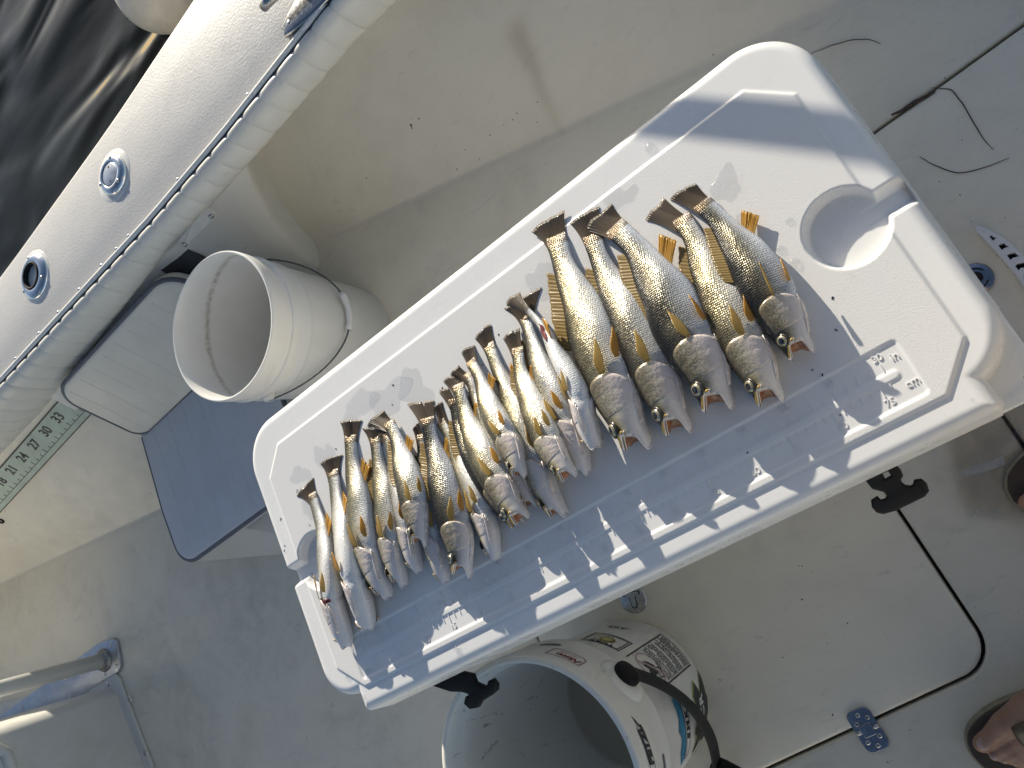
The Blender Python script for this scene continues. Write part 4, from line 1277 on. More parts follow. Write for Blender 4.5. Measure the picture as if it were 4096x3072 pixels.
person = thing('person', 'bare feet in brown sandals of the person at the right edge', 'person', (0.80, -0.40, 0.0))
Z0 = 0.026
big = [qf(590, 1260, 0.040), qf(850, 1060, 0.046)]
caps = [(qf(580, 1275, 0.040), qf(720, 1165, 0.042), 0.0125, 0.0135), (qf(720, 1165, 0.042), qf(930, 980, 0.046), 0.0135, 0.0175), (qf(930, 980, 0.046), qf(1330, 760, 0.055), 0.018, 0.024)]
for tip, mid, root, r in (((780, 1470), (930, 1370), (1180, 1230), 0.0076), ((940, 1525), (1080, 1455), (1270, 1335), 0.0070), ((1120, 1585), (1220, 1530), (1360, 1430), 0.0064), ((1300, 1640), (1370, 1590), (1460, 1500), 0.0068)):
    caps += [(qf(*tip, 0.036), qf(*mid, 0.042), r, r * 1.02), (qf(*mid, 0.042), qf(*root, 0.046), r * 0.95, r * 1.25)]
    caps.append((qf(*root, 0.046), qf(root[0] + 330, root[1] - 240, 0.055), r * 1.7, 0.022))
heel = qf(590, 1260, 0.040) + np.array([0.235, 0.045, 0.0])
ank = heel + np.array([-0.035, 0.0, 0.075])
caps += [(qf(1330, 760, 0.055), ank, 0.026, 0.034), (qf(1500, 1150, 0.055), ank, 0.024, 0.034), (heel + np.array([0, 0, 0.012]), ank, 0.028, 0.036), (ank, ank + np.array([0.01, 0.0, 0.36]), 0.034, 0.055)]
# left foot
tl = at(4110, 2010, 0.042)
hl = tl + np.array([0.235, 0.03, 0.0]); al = hl + np.array([-0.035, 0, 0.075])
caps += [(tl, tl + np.array([0.07, 0.012, 0.006]), 0.012, 0.018), (tl + np.array([0.07, 0.012, 0.006]), al, 0.02, 0.034), (tl + np.array([0.03, -0.055, 0]), al, 0.016, 0.034), (tl + np.array([0.008, -0.024, 0]), tl + np.array([0.08, -0.02, 0.006]), 0.0085, 0.018),
         (tl + np.array([0.014, -0.041, 0]), tl + np.array([0.08, -0.035, 0.006]), 0.008, 0.018), (hl + np.array([0, 0, 0.005]), al, 0.028, 0.036), (al, al + np.array([0.01, 0, 0.36]), 0.034, 0.055)]
knr, knl = ank + np.array([0.01, 0, 0.36]), al + np.array([0.01, 0, 0.36])  # unseen body above the shins, added with pale clothes to bounce light
hp = (knr + knl) / 2 + np.array([0.05, 0.0, 0.42])
hipr, hipl = hp + np.array([0.02, -0.09, 0]), hp + np.array([-0.02, 0.09, 0])
ch_ = hp + np.array([0.04, 0.0, 0.46])
shr, shl = ch_ + np.array([0.04, -0.19, 0.03]), ch_ + np.array([-0.04, 0.19, 0.03])
hd_ = ch_ + np.array([-0.04, 0.01, 0.25])
elr, ell = shr + np.array([-0.05, -0.02, -0.27]), shl + np.array([-0.02, 0.05, -0.27])
hnr, hnl = np.array([0.93, -0.16, 1.33]), np.array([0.92, -0.03, 1.34])
caps += [(knr, hipr, 0.056, 0.080), (knl, hipl, 0.056, 0.080), (hipr, hipl, 0.09, 0.09), (hp + np.array([0, 0, 0.03]), ch_, 0.105, 0.12), (shr, shl, 0.065, 0.065),
         (ch_, hd_ + np.array([0, 0, -0.05]), 0.06, 0.055), (hd_ + np.array([0, 0, -0.03]), hd_ + np.array([-0.01, 0, 0.06]), 0.075, 0.085), (hd_ + np.array([-0.085, 0.01, -0.01]), hd_ + np.array([-0.07, 0.01, 0.03]), 0.012, 0.010),
         (shr, elr, 0.052, 0.040), (elr, hnr, 0.038, 0.026), (shl, ell, 0.052, 0.040), (ell, hnl, 0.038, 0.026), (hnr, hnr + np.array([-0.05, 0.03, 0.0]), 0.026, 0.020), (hnl, hnl + np.array([-0.05, -0.02, 0.0]), 0.026, 0.020)]
for hh_, sg in ((hnr, 1), (hnl, -1)):
    for k_ in range(4):
        b_ = hh_ + np.array([-0.055, 0.02 * sg, 0.022 - 0.015 * k_]); caps.append((b_, b_ + np.array([-0.035, 0.028 * sg, 0.0]), 0.009, 0.0075))
    caps.append((hh_ + np.array([-0.02, 0.0, 0.02]), hh_ + np.array([-0.055, 0.012 * sg, 0.05]), 0.010, 0.008))
body = capsules('body', caps, SK.m, person, 0.0030)
BOUNCE_SHIRT = plain('bounce_shirt_cloth', (0.74, 0.72, 0.66), 0.8, var=0.06, scale=12, bump=0.2)  # unseen shirt kept pale, added to reflect sunlight onto the deck
SHORT = plain('khaki_cloth', (0.50, 0.44, 0.33), 0.8, var=0.1, scale=12, bump=0.2)
capsules('bounce_shirt', [(hp + np.array([0, 0, 0.06]), ch_, 0.122, 0.135), (shr, shl, 0.078, 0.078), (shr, shr * 0.35 + elr * 0.65, 0.068, 0.064), (shl, shl * 0.35 + ell * 0.65, 0.068, 0.064)], BOUNCE_SHIRT, person, 0.008)
capsules('shorts', [(knr * 0.75 + hipr * 0.25, hipr, 0.085, 0.100), (knl * 0.75 + hipl * 0.25, hipl, 0.085, 0.100), (hipr, hipl, 0.105, 0.105)], SHORT, person, 0.008)
capsules('hair', [(hd_ + np.array([0.02, 0, 0.05]), hd_ + np.array([0.01, 0, 0.085]), 0.088, 0.082)], plain('brown_hair', (0.06, 0.04, 0.025), 0.6), person, 0.006)
NAIL = plain('toenail', (0.40, 0.27, 0.23), 0.3, var=0.08)
for (x, y), r, z in (((605, 1285), 0.0092, 0.0505), ((775, 1478), 0.0052, 0.0425), ((935, 1530), 0.0046, 0.0418), ((1118, 1586), 0.0042, 0.0412)):
    P = qf(x, y, z)
    MB().lathe([(0.0, 0.0022), (0.6 * r, 0.0019), (r, 0.0002), (r, -0.001)], P, 16).build('toenail', NAIL, person, smooth=True)
SO = [(1500, 430), (1242, 505), (1000, 585), (750, 705), (550, 838), (420, 972), (350, 1100), (343, 1240), (395, 1395), (500, 1535), (640, 1665), (900, 1840), (1200, 1900), (1500, 1850), (1800, 1640), (2300, 1300), (2900, 900), (3300, 640), (3420, 400), (3300, 200), (2900, 180), (2300, 280), (1800, 380)]
sand = thing('sandal', 'brown leather sandal with tan sole edge at the lower right corner', 'sandal', (0.68, -0.46, 0.003))
W_ = np.array([qf(x, y, 0.02)[:2] for x, y in SO]); W_ = catmull(list(W_) + [W_[0]], 90)[:-1]
me = flat_solid('sole', [W_], 0.0032, 0.021, bevel=0.003); shade_auto(me, 45); link('sole', me, SOLE, sand)
c_ = W_.mean(0)
me = flat_solid('footbed', [np.array(grow(W_, -0.0028))], 0.015, 0.0265, bevel=0.002); shade_auto(me, 45); link('footbed', me, FOOTBED, sand)
V = []
A0 = [qf(1120, 720, 0.030), qf(1040, 960, 0.055), qf(1075, 1075, 0.070), qf(1180, 1250, 0.066), qf(1420, 1500, 0.058), qf(1560, 1760, 0.030)]
A1 = [qf(1500, 520, 0.030), qf(1420, 760, 0.066), qf(1420, 930, 0.086), qf(1500, 1050, 0.082), qf(1680, 1250, 0.066), qf(1860, 1560, 0.030)]
ca_, cb_ = catmull(A0, 20), catmull(A1, 20)
for i in range(20):
    for k in range(8):
        u = k / 7
        V.append(ca_[i] * (1 - u) + cb_[i] * u + np.array([0, 0, 0.004 * math.sin(math.pi * u)]))
o = link('strap', mesh('strap', V, grid_faces(20, 8)), STRAP, sand, smooth=True)
sd = o.modifiers.new('thick', 'SOLIDIFY'); sd.thickness = 0.004; sd.offset = 0
cr = [ca_[i] * 0.55 + cb_[i] * 0.45 + np.array([0, 0, 0.0055]) for i in range(6, 15)]
MB().tube(cr, 0.0016, 6).build('strap_seam', FOOTBED, sand, smooth=True)
sand2 = thing('sandal', 'toe of a brown sandal showing at the right edge below the plastic bag', 'sandal', (0.95, -0.17, 0.003))
tipp = at(4053, 2005, 0.02)
W2 = catmull([tipp[:2] + np.array(p) for p in ((0.0, 0.0), (0.004, 0.022), (0.022, 0.042), (0.07, 0.058), (0.16, 0.06), (0.25, 0.055), (0.285, 0.02), (0.275, -0.02), (0.22, -0.04), (0.12, -0.052), (0.05, -0.058), (0.015, -0.036), (0.0, 0.0))], 70)[:-1]
me = flat_solid('sole', [W2], 0.0032, 0.021, bevel=0.003); shade_auto(me, 45); link('sole', me, SOLE, sand2)
me = flat_solid('footbed', [np.array(grow(W2, -0.0026))], 0.015, 0.0265, bevel=0.002); shade_auto(me, 45); link('footbed', me, FOOTBED, sand2)

# unseen pole added above the frame to cast the shadow bar on the lid
L3 = np.array([ldir.x, ldir.y, ldir.z])
back = lambda P, tt: np.array(P) - L3 * tt
pA, pB = back((0.735, 0.373, 0.523), 0.98), back((0.866, 0.235, 0.523), 1.10)
dd = (pB - pA) / np.linalg.norm(pB - pA)
po = thing('shadow_pole', 'unseen white pole added beyond the top edge to cast a shadow on the lid', 'pole', tuple(pA))
MB().tube([pA - dd * 0.55, pA, pB, pB + dd * 0.9], 0.0140, 20).build('shaft', M['pipe'], po, smooth=True)

# ---------------------------------------------------------------- fish
def fish_skin(name, back, mid, flank, belly, gold):
    t = NT(name)
    uv = t.n('UVMap', uv_map='skin').outputs[0]            # centimetres along / round the body
    pv = t.n('UVMap', uv_map='place').outputs[0]           # x: 0 snout .. 1 tail root, y: 0 back .. 1 belly
    sx = t.n('SeparateXYZ'); t.l(pv, sx.inputs[0])
    s, r = sx.outputs[0], sx.outputs[1]
    n1 = t.noise(uv, 0.55, 4, 0.6)
    rr = t.math('ADD', r, t.math('MULTIPLY', t.math('SUBTRACT', n1, 0.5), 0.16))
    col = t.ramp(rr, [(0.16, back), (0.37, mid), (0.49, flank), (0.63, tuple((a + b) / 2 for a, b in zip(flank, belly))), (0.80, belly)])
    # golden sheen in patches along the flank
    g = t.math('MULTIPLY', t.ramp(t.noise(uv, 0.35, 3), [(0.35, 0.0), (0.7, 1.0)]), t.ramp(rr, [(0.24, 0.0), (0.42, 1.0), (0.56, 0.55), (0.72, 0.0)]))
    col = t.mix(t.math('MULTIPLY', g, gold), col, (0.60, 0.52, 0.30))
    # scales
    sc = t.n('TexVoronoi', feature='F1', distance='EUCLIDEAN'); t.l(t.mapping(uv, scale=(4.1, 4.9, 1)), sc.inputs['Vector'])
    sc.inputs['Scale'].default_value = 1.0; sc.inputs['Randomness'].default_value = 0.35
    edge = t.ramp(sc.outputs['Distance'], [(0.28, 0.0), (0.62, 1.0)])
    body = t.ramp(s, [(0.27, 0.0), (0.33, 1.0)])
    em = t.math('MULTIPLY', t.math('MULTIPLY', edge, body), t.ramp(rr, [(0.06, 0.2), (0.25, 0.58), (0.5, 0.36), (0.8, 0.10)]))
    col = t.mix(em, col, tuple(c * 0.30 for c in mid))
    # lateral line
    ll = t.ramp(t.math('ABSOLUTE', t.math('SUBTRACT', r, t.math('SUBTRACT', 0.43, t.math('MULTIPLY', s, 0.035)))), [(0.004, 1.0), (0.014, 0.0)])
    col = t.mix(t.math('MULTIPLY', t.math('MULTIPLY', ll, body), 0.45), col, (0.10, 0.08, 0.04))
    # freckles on the back
    fr = t.ramp(t.voro(t.mapping(uv, scale=(1.6, 2.2, 1)), 1.0), [(0.10, 1.0), (0.24, 0.0)])
    col = t.mix(t.math('MULTIPLY', t.math('MULTIPLY', fr, body), t.ramp(r, [(0.12, 0.5), (0.34, 0.0)])), col, (0.02, 0.018, 0.012))
    # rosy, bony head
    hd = t.math('MULTIPLY', t.ramp(s, [(0.20, 1.0), (0.33, 0.0)]), t.ramp(rr, [(0.44, 0.0), (0.62, 1.0)]))
    col = t.mix(t.math('MULTIPLY', hd, 0.6), col, t.mix(t.noise(uv, 0.9, 4), (0.70, 0.60, 0.57), (0.70, 0.67, 0.66)))
    col = t.mix(t.ramp(s, [(0.985, 0.0), (1.03, 0.85)]), col, (0.10, 0.07, 0.04))
    rough = t.ramp(t.noise(uv, 3.0, 3), [(0.3, 0.21), (0.7, 0.37)])
    hgt = t.math('ADD', t.math('MULTIPLY', t.math('MULTIPLY', sc.outputs['Distance'], body), -1.0), t.math('MULTIPLY', t.noise(uv, 1.6, 4, 0.6), 0.5))
    nrm = t.bump(hgt, 0.55, 0.0014)
    metal = t.math('MULTIPLY', t.ramp(rr, [(0.15, 0.6), (0.48, 0.68), (0.72, 0.10)]), t.ramp(s, [(0.15, 0.15), (0.34, 1.0)]))
    return t.set(col, rough, metal, nrm, Coat_Weight=0.22, Coat_Roughness=0.16)


SKINS = {
    'gold': fish_skin('golden_scales', (0.032, 0.028, 0.018), (0.14, 0.117, 0.065), (0.52, 0.46, 0.31), (0.70, 0.71, 0.70), 0.7),
    'silver': fish_skin('silver_scales', (0.028, 0.026, 0.020), (0.11, 0.098, 0.070), (0.45, 0.42, 0.335), (0.68, 0.70, 0.715), 0.45),
    'dark': fish_skin('dusky_scales', (0.012, 0.012, 0.011), (0.045, 0.042, 0.034), (0.20, 0.19, 0.15), (0.58, 0.61, 0.66), 0.25),
    'pale': fish_skin('pale_belly_scales', (0.09, 0.078, 0.048), (0.28, 0.245, 0.165), (0.62, 0.585, 0.49), (0.78, 0.79, 0.785), 0.3),
}
t = NT('mouth_lining'); uvn = t.coord('Object')
M['mouth'] = t.set(t.ramp(t.noise(uvn, 160, 4, 0.6), [(0.3, (0.26, 0.085, 0.035)), (0.55, (0.42, 0.18, 0.07)), (0.75, (0.55, 0.33, 0.22))]), 0.22, 0.0, Coat_Weight=0.3)
t = NT('gill_cover_skin'); co = t.coord('Object')
uv = t.n('UVMap', uv_map='skin').outputs[0]; sx = t.n('SeparateXYZ'); t.l(uv, sx.inputs[0])
n1 = t.noise(co, 70, 5, 0.65, 0.5)
vv = t.math('ADD', sx.outputs[1], t.math('MULTIPLY', t.math('SUBTRACT', n1, 0.5), 0.45))
c_ = t.ramp(vv, [(0.02, (0.085, 0.072, 0.045)), (0.20, (0.27, 0.23, 0.14)), (0.45, (0.52, 0.47, 0.37)), (0.68, (0.64, 0.565, 0.53)), (0.95, (0.68, 0.63, 0.615))])
c_ = t.mix(t.math('MULTIPLY', t.ramp(t.noise(co, 150, 4, 0.7, 1.0), [(0.55, 0.0), (0.75, 1.0)]), 0.5), c_, (0.50, 0.29, 0.27))
fl_ = t.voro(co, 520); c_ = t.mix(t.math('MULTIPLY', t.ramp(fl_, [(0.3, 0.0), (0.7, 1.0)]), t.ramp(vv, [(0.3, 0.6), (0.6, 0.05)])), c_, (0.10, 0.085, 0.055))
rl_ = t.math('SINE', t.math('MULTIPLY', t.math('ADD', sx.outputs[0], t.math('MULTIPLY', n1, 0.12)), 60.0))
M['gill'] = t.set(c_, 0.24, t.ramp(vv, [(0.3, 0.22), (0.7, 0.0)]), t.bump(t.math('ADD', t.noise(co, 240, 4), t.math('MULTIPLY', rl_, 0.0)), 0.6, 0.0014), Coat_Weight=0.4, Coat_Roughness=0.1)
M['jaw'] = plain('pale_jaw', (0.74, 0.66, 0.60), 0.25, 0.1, var=0.18, scale=120, bump=0.3, bscale=400, Coat_Weight=0.4)
M['jaw_edge'] = plain('ochre_jaw_edge', (0.52, 0.33, 0.07), 0.3, 0.0, var=0.25, scale=150)
M['flesh'] = plain('raw_flesh', (0.14, 0.018, 0.018), 0.16, 0.0, var=0.55, scale=180, bump=0.4, Coat_Weight=0.6)
M['eye_w'] = plain('eye_iris', (0.42, 0.37, 0.24), 0.18, 0.5, var=0.25, scale=300, Coat_Weight=0.8)
M['eye_b'] = plain('eye_pupil', (0.004, 0.004, 0.006), 0.06, 0.0, var=0.1, Coat_Weight=1.0)
M['eye_r'] = plain('eye_socket', (0.045, 0.042, 0.036), 0.3, 0.2, var=0.3, scale=200)


def fin_skin(name, base, tip, ray, nr):
    t = NT(name)
    uv = t.n('UVMap', uv_map='skin').outputs[0]
    sx = t.n('SeparateXYZ'); t.l(uv, sx.inputs[0])
    n = t.noise(t.mapping(uv, scale=(3, 9, 1)), 2.0, 4)
    col = t.ramp(t.math('ADD', sx.outputs[0], t.math('MULTIPLY', t.math('SUBTRACT', n, 0.5), 0.5)), [(0.05, base), (0.85, tip)])
    st = t.math('SINE', t.math('MULTIPLY', sx.outputs[1], 6.2832 * nr))
    k = t.ramp(st, [(0.45, 0.0), (0.9, 1.0)])
    col = t.mix(t.math('MULTIPLY', k, 0.32), col, ray)
    t.set(col, 0.32, 0.0, t.bump(st, 0.3, 0.0005), Coat_Weight=0.3)
    tr = t.n('BsdfTranslucent'); t.l(col, tr.inputs[0])
    mx = t.n('MixShader'); mx.inputs[0].default_value = 0.38
    t.l(t.p.outputs[0], mx.inputs[1]); t.l(tr.outputs[0], mx.inputs[2]); t.l(mx.outputs[0], t.out.inputs[0])
    return t.m


FINS = {
    'tail': fin_skin('tail_fin_brown', (0.21, 0.145, 0.080), (0.075, 0.057, 0.040), (0.055, 0.040, 0.026), 24),
    'pale_tail': fin_skin('tail_fin_smoky', (0.20, 0.15, 0.09), (0.17, 0.135, 0.10), (0.06, 0.045, 0.03), 24),
    'yellow': fin_skin('fin_yellow', (0.50, 0.34, 0.085), (0.62, 0.43, 0.14), (0.30, 0.19, 0.045), 9),
    'orange': fin_skin('fin_orange', (0.55, 0.33, 0.08), (0.66, 0.36, 0.05), (0.45, 0.25, 0.05), 9),
    'olive': fin_skin('fin_olive', (0.36, 0.25, 0.075), (0.32, 0.22, 0.075), (0.09, 0.06, 0.022), 22),
}

S_K = [0.0, 0.018, 0.05, 0.10, 0.16, 0.23, 0.31, 0.40, 0.52, 0.64, 0.76, 0.87, 0.95, 1.0]
A_D = [0.029, 0.037, 0.047, 0.061, 0.077, 0.093, 0.101, 0.105, 0.101, 0.088, 0.069, 0.052, 0.046, 0.048]
A_V = [0.034, 0.043, 0.053, 0.067, 0.083, 0.096, 0.104, 0.110, 0.109, 0.094, 0.069, 0.051, 0.045, 0.047]
B_W = [0.042, 0.053, 0.063, 0.071, 0.0755, 0.0785, 0.080, 0.078, 0.072, 0.059, 0.040, 0.025, 0.018, 0.013]


def pchip(xk, yk, x):
    """smooth interpolation"""
    xk, yk = np.array(xk), np.array(yk)
    d = np.gradient(yk, xk)
    i = np.clip(np.searchsorted(xk, x) - 1, 0, len(xk) - 2)
    h = xk[i + 1] - xk[i]; u = (x - xk[i]) / h
    return (2 * u ** 3 - 3 * u ** 2 + 1) * yk[i] + (u ** 3 - 2 * u ** 2 + u) * h * d[i] + (-2 * u ** 3 + 3 * u ** 2) * yk[i + 1] + (u ** 3 - u ** 2) * h * d[i + 1]


def uv_layers(me, skin, place=None):
    li = np.empty(len(me.loops), int); me.loops.foreach_get('vertex_index', li)
    a = me.uv_layers.new(name='skin'); a.data.foreach_set('uv', np.ascontiguousarray(skin[li]).ravel())
    if place is not None:
        b = me.uv_layers.new(name='place'); b.data.foreach_set('uv', np.ascontiguousarray(place[li]).ravel())


LEFT = np.array([-0.876, 0.482, 0.0])           # towards the left of the picture, on the level
LIDZ = LZ + 0.0026


class Fish:
    def __init__(self, label, pts, tail, depth=1.0, roll=10, lift=0.0, skin='gold', tailmat='tail', gape=1.0, fins='PVAD', lift_head=None, eye=True, wound=None, thick=1.0, peak=0.0, gill_open=0.0):
        self.rs = np.random.default_rng(abs(hash(label)) % 99991 if False else sum(map(ord, label)))
        z0 = LIDZ + 0.02 + lift
        P = [at(x, y, z0) for x, y in pts[::-1]]                   # snout first
        n = 80
        c = catmull(P, 400)
        seg = np.r_[0, np.cumsum(np.linalg.norm(np.diff(c, axis=0), axis=1))]
        L = seg[-1]
        self.L = L
        q = np.linspace(0, L, n)
        c = np.stack([np.interp(q, seg, c[:, k]) for k in range(3)], 1)
        for _ in range(12):                                         # soften kinks
            c[1:-1] = 0.25 * c[:-2] + 0.5 * c[1:-1] + 0.25 * c[2:]
        self.s = q / L
        depth = depth * 1.14
        self.ad = pchip(S_K, A_D, self.s) * L * depth
        self.av = pchip(S_K, A_V, self.s) * L * depth
        self.bw = pchip(S_K, B_W, self.s) * L * thick * (0.55 + 0.45 * depth)
        ro = np.radians(np.array(roll if hasattr(roll, '__len__') else [roll, roll], float) - 16)
        self.ro = np.interp(self.s, np.linspace(0, 1, len(ro)), ro)
        hh = np.sqrt((self.bw * np.cos(self.ro)) ** 2 + (np.where(np.sin(self.ro) > 0, self.ad, self.av) * np.sin(self.ro)) ** 2)
        lf = lift if lift_head is None else lift + (lift_head - lift) * np.clip(1 - self.s / 0.8, 0, 1)
        zc = LIDZ + hh * 0.97 + lf
        for _ in range(6): zc[1:-1] = 0.25 * zc[:-2] + 0.5 * zc[1:-1] + 0.25 * zc[2:]
        # keep the sight line through each spine point while setting its true height
        k = (CAM[2] - zc) / (CAM[2] - c[:, 2])
        self.c = CAM + (c - CAM) * k[:, None]
        self.c[:, 2] = zc
        T = np.gradient(self.c, axis=0); T /= np.linalg.norm(T, axis=1)[:, None]
        self.T = T
        N = np.cross(np.array([0, 0, 1.0]), T); N /= np.linalg.norm(N, axis=1)[:, None]
        if N[n // 2] @ LEFT < 0: N = -N
        Zu = np.cross(T, N); Zu *= np.sign(Zu[:, 2])[:, None]
        cr, sr = np.cos(self.ro)[:, None], np.sin(self.ro)[:, None]
        self.D = N * cr - Zu * sr
        self.Wv = Zu * cr + N * sr
        self.gape = gape
        self.root = thing('fish', label, 'fish', tuple(self.c[n // 2] * np.array([1, 1, 0]) + np.array([0, 0, LIDZ])), 'fish laid side by side on the cooler lid')
        self.build(skin, tail, tailmat, fins, eye, wound, gill_open)

    def frame(self, s):
        i = np.clip(s, 0, 1) * (len(self.s) - 1)
        g = lambda A: np.stack([np.interp(i, np.arange(len(self.s)), A[:, k]) for k in range(3)], -1)
        h = lambda A: np.interp(i, np.arange(len(self.s)), A)
        return g(self.c), g(self.T), g(self.D), g(self.Wv), h(self.ad), h(self.av), h(self.bw)

    def surf(self, s, th, out=0.0, fwd=True):
        """point on the body; th: 0 back, pi/2 upper flank, pi belly"""
        s = np.asarray(s, float); th = np.asarray(th, float)
        s, th = np.broadcast_arrays(s, th)
        C, T, Dv, Wv, ad, av, bw = self.frame(s)
        ct, st = np.cos(th), np.sin(th)
        rd = np.where(ct > 0, ad, av)
        e = 1.0
        P = C + Dv * (rd * np.sign(ct) * np.abs(ct) ** e)[..., None] + Wv * (bw * np.sign(st) * np.abs(st) ** 0.86)[..., None]
        if fwd:
            m = np.clip(1 - s / 0.17, 0, 1)
            uu = np.clip((0.86 - np.abs(ct)) / 0.42, 0, 1)
            back = 0.085 * self.gape * uu * uu * (3 - 2 * uu) * m ** 1.2 * np.where(st > 0, 1.0, 0.2)
            back = back + m ** 2 * (0.022 * np.clip(ct, 0, 1) ** 8 + 0.020 * np.clip(-ct, 0, 1) ** 8)
            jaw = 0.008 * np.clip(-ct * 1.4, 0, 1) ** 2 * m ** 2
            # jaws spread when the mouth is open
            P = P + T * ((back - jaw) * self.L)[..., None]
            P = P + Dv * ((np.clip(ct, 0, 1) * 0.012 - np.clip(-ct, 0, 1) ** 1.3 * 0.036) * self.gape * m ** 2 * self.L)[..., None]
        if np.any(out):
            nrm = Dv * (ct / np.maximum(rd, 1e-6))[..., None] + Wv * (st / np.maximum(bw, 1e-6))[..., None]
            nrm /= np.linalg.norm(nrm, axis=-1)[..., None] + 1e-12
            P = P + nrm * np.asarray(out)[..., None]
        return P

    def build(self, skin, tail, tailmat, fins, eye, wound, gill_open):
        L = self.L
        ns, nt = 54, 48
        ss = np.concatenate([np.linspace(0, 0.2, 17), np.linspace(0.2, 1.0, ns - 16)[1:]])
        ss = ss[:ns]
        th = np.linspace(0, 2 * math.pi, nt, endpoint=False)
        S, TH = np.meshgrid(ss, th, indexing='ij')
        # shallow crease behind the head and faint wobble of soft flesh
        wob = 0.0035 * L * np.sin(S * 23 + self.rs.uniform(0, 6)) * np.sin(TH * 3 + self.rs.uniform(0, 6)) * np.clip((S - 0.3) * 4, 0, 1) * np.clip((1 - S) * 4, 0, 1)
        crease = -0.010 * L * np.exp(-((S - 0.335 - 0.03 * np.cos(TH)) / 0.018) ** 2) * np.clip(-np.cos(TH) + 0.65, 0, 1)
        V = self.surf(S, TH, wob + crease)
        last, ce = V[-1], V[-1].mean(0)
        Ce, Te, De, We, *_ = self.frame(np.array([1.0])); Te, De, We = Te[0], De[0], We[0]
        ext = []
        for dt, fb in ((0.014, 0.75), (0.030, 0.35), (0.045, 0.06)):
            q_ = last - ce
            ext.append(ce + De * (q_ @ De)[:, None] * (1.02 - dt * 2.5) + We * (q_ @ We)[:, None] * fb + Te * dt * self.L)
        V = np.concatenate([V, np.stack(ext)]); S = np.concatenate([S, np.full((3, nt), 1.0) + np.array([[0.014], [0.03], [0.045]])]); TH = np.concatenate([TH, TH[:3]])
        verts = [V.reshape(-1, 3)]
        nr_ = len(ss) + 3
        fs = grid_faces(nr_, nt, True)
        place = [np.stack([S, np.abs(((TH + math.pi) % (2 * math.pi)) - math.pi) / math.pi], -1).reshape(-1, 2)]
        arc = np.abs(((TH + math.pi) % (2 * math.pi)) - math.pi)
        skinuv = [np.stack([S * L * 100, arc * np.sqrt((0.5 * (np.interp(S, self.s, self.ad) + np.interp(S, self.s, self.av))) ** 2 * 0.5 + np.interp(S, self.s, self.bw) ** 2 * 0.5) * 100], -1).reshape(-1, 2)]
        # tail root cap
        nb = nr_ * nt
        fs.append(tuple((nr_ - 1) * nt + k for k in range(nt))[::-1])
        # lips and the hollow of the mouth
        rim = V[0]; cm_ = rim.mean(0)
        inner = []
        for f_, dp in ((0.93, -0.002), (0.80, 0.014), (0.60, 0.036), (0.34, 0.060), (0.08, 0.075)):
            C, T, *_ = self.frame(np.array([0.0]))
            inner.append(cm_ + (rim - cm_) * f_ + T[0] * dp * L)
        inn = np.stack(inner)
        off = nb
        verts.append(inn.reshape(-1, 3))
        nin = len(inner)
        mf = []
        for j in range(nt):
            j2 = (j + 1) % nt
            mf.append((j, off + j, off + j2, j2))
        for f in grid_faces(nin, nt, True, flip=True, off=off): mf.append(f)
        mf.append(tuple(off + (nin - 1) * nt + k for k in range(nt)))
        verts = np.concatenate(verts)
        zero = np.zeros((nin * nt, 2))
        place = np.concatenate(place + [zero]); skinuv = np.concatenate(skinuv + [zero])
        me = mesh('body', verts, fs + mf)
        me.materials.append(SKINS[skin]); me.materials.append(M['mouth']); me.materials.append(M['jaw'])
        mi = [0] * len(fs) + [2] * nt + [1] * (len(mf) - nt)
        me.polygons.foreach_set('material_index', mi)
        uv_layers(me, skinuv, place)
        bm = bmesh.new(); bm.from_mesh(me); bmesh.ops.recalc_face_normals(bm, faces=bm.faces); bm.to_mesh(me); bm.free()
        link('body', me, None, self.root, smooth=True)
        self.tail(tail, FINS[tailmat])
        sides = [1] if np.degrees(self.ro[10]) < 50 else [1, -1]
        for sd in sides:
            self.gill(sd, gill_open)
            self.jawplate(sd)
            if eye: self.eye(sd)
        if 'P' in fins: self.sidefin('pectoral_fin', 0.335, 1.66, 0.158, 0.047, 0.10, FINS['yellow'])
        if 'V' in fins: self.sidefin('pelvic_fin', 0.375, 2.35, 0.135, 0.042, 0.10, FINS['yellow'] if self.rs.random() < 0.5 else FINS['orange'])
        if 'A' in fins: self.medianfin('anal_fin', 0.695, 0.775, math.pi, 0.088, 0.055, FINS['orange'], 0.02)
        if 'D' in fins: self.medianfin('soft_dorsal_fin', 0.50, 0.865, 0.0, 0.062, 0.045, FINS['olive'], -0.004)
        if 'F' in fins: self.medianfin('spiny_dorsal_fin', 0.36, 0.49, 0.0, 0.080, 0.03, FINS['olive'], -0.004)
        if wound: self.wound(*wound)

    def shell(self, name, G, mat, uv, th=0.0007):
        """G: nu x nv grid of points -> thin closed fin"""
        nu, nv = G.shape[:2]
        du = np.gradient(G, axis=0); dv = np.gradient(G, axis=1)
        n = np.cross(du, dv); n /= np.linalg.norm(n, axis=2)[..., None] + 1e-12
        A, B = (G + n * th / 2).reshape(-1, 3), (G - n * th / 2).reshape(-1, 3)
        o = nu * nv
        fs = grid_faces(nu, nv) + grid_faces(nu, nv, flip=True, off=o)
        bd = [(i, 0) for i in range(nu)] + [(nu - 1, j) for j in range(1, nv)] + [(i, nv - 1) for i in range(nu - 2, -1, -1)] + [(0, j) for j in range(nv - 2, 0, -1)]
        ids = [i * nv + j for i, j in bd]
        for k in range(len(ids)):
            a, b = ids[k], ids[(k + 1) % len(ids)]
            fs.append((a, b, o + b, o + a))
        me = mesh(name, np.concatenate([A, B]), fs)
        uv_layers(me, np.concatenate([uv.reshape(-1, 2)] * 2))
        return link(name, me, mat, self.root, smooth=True)

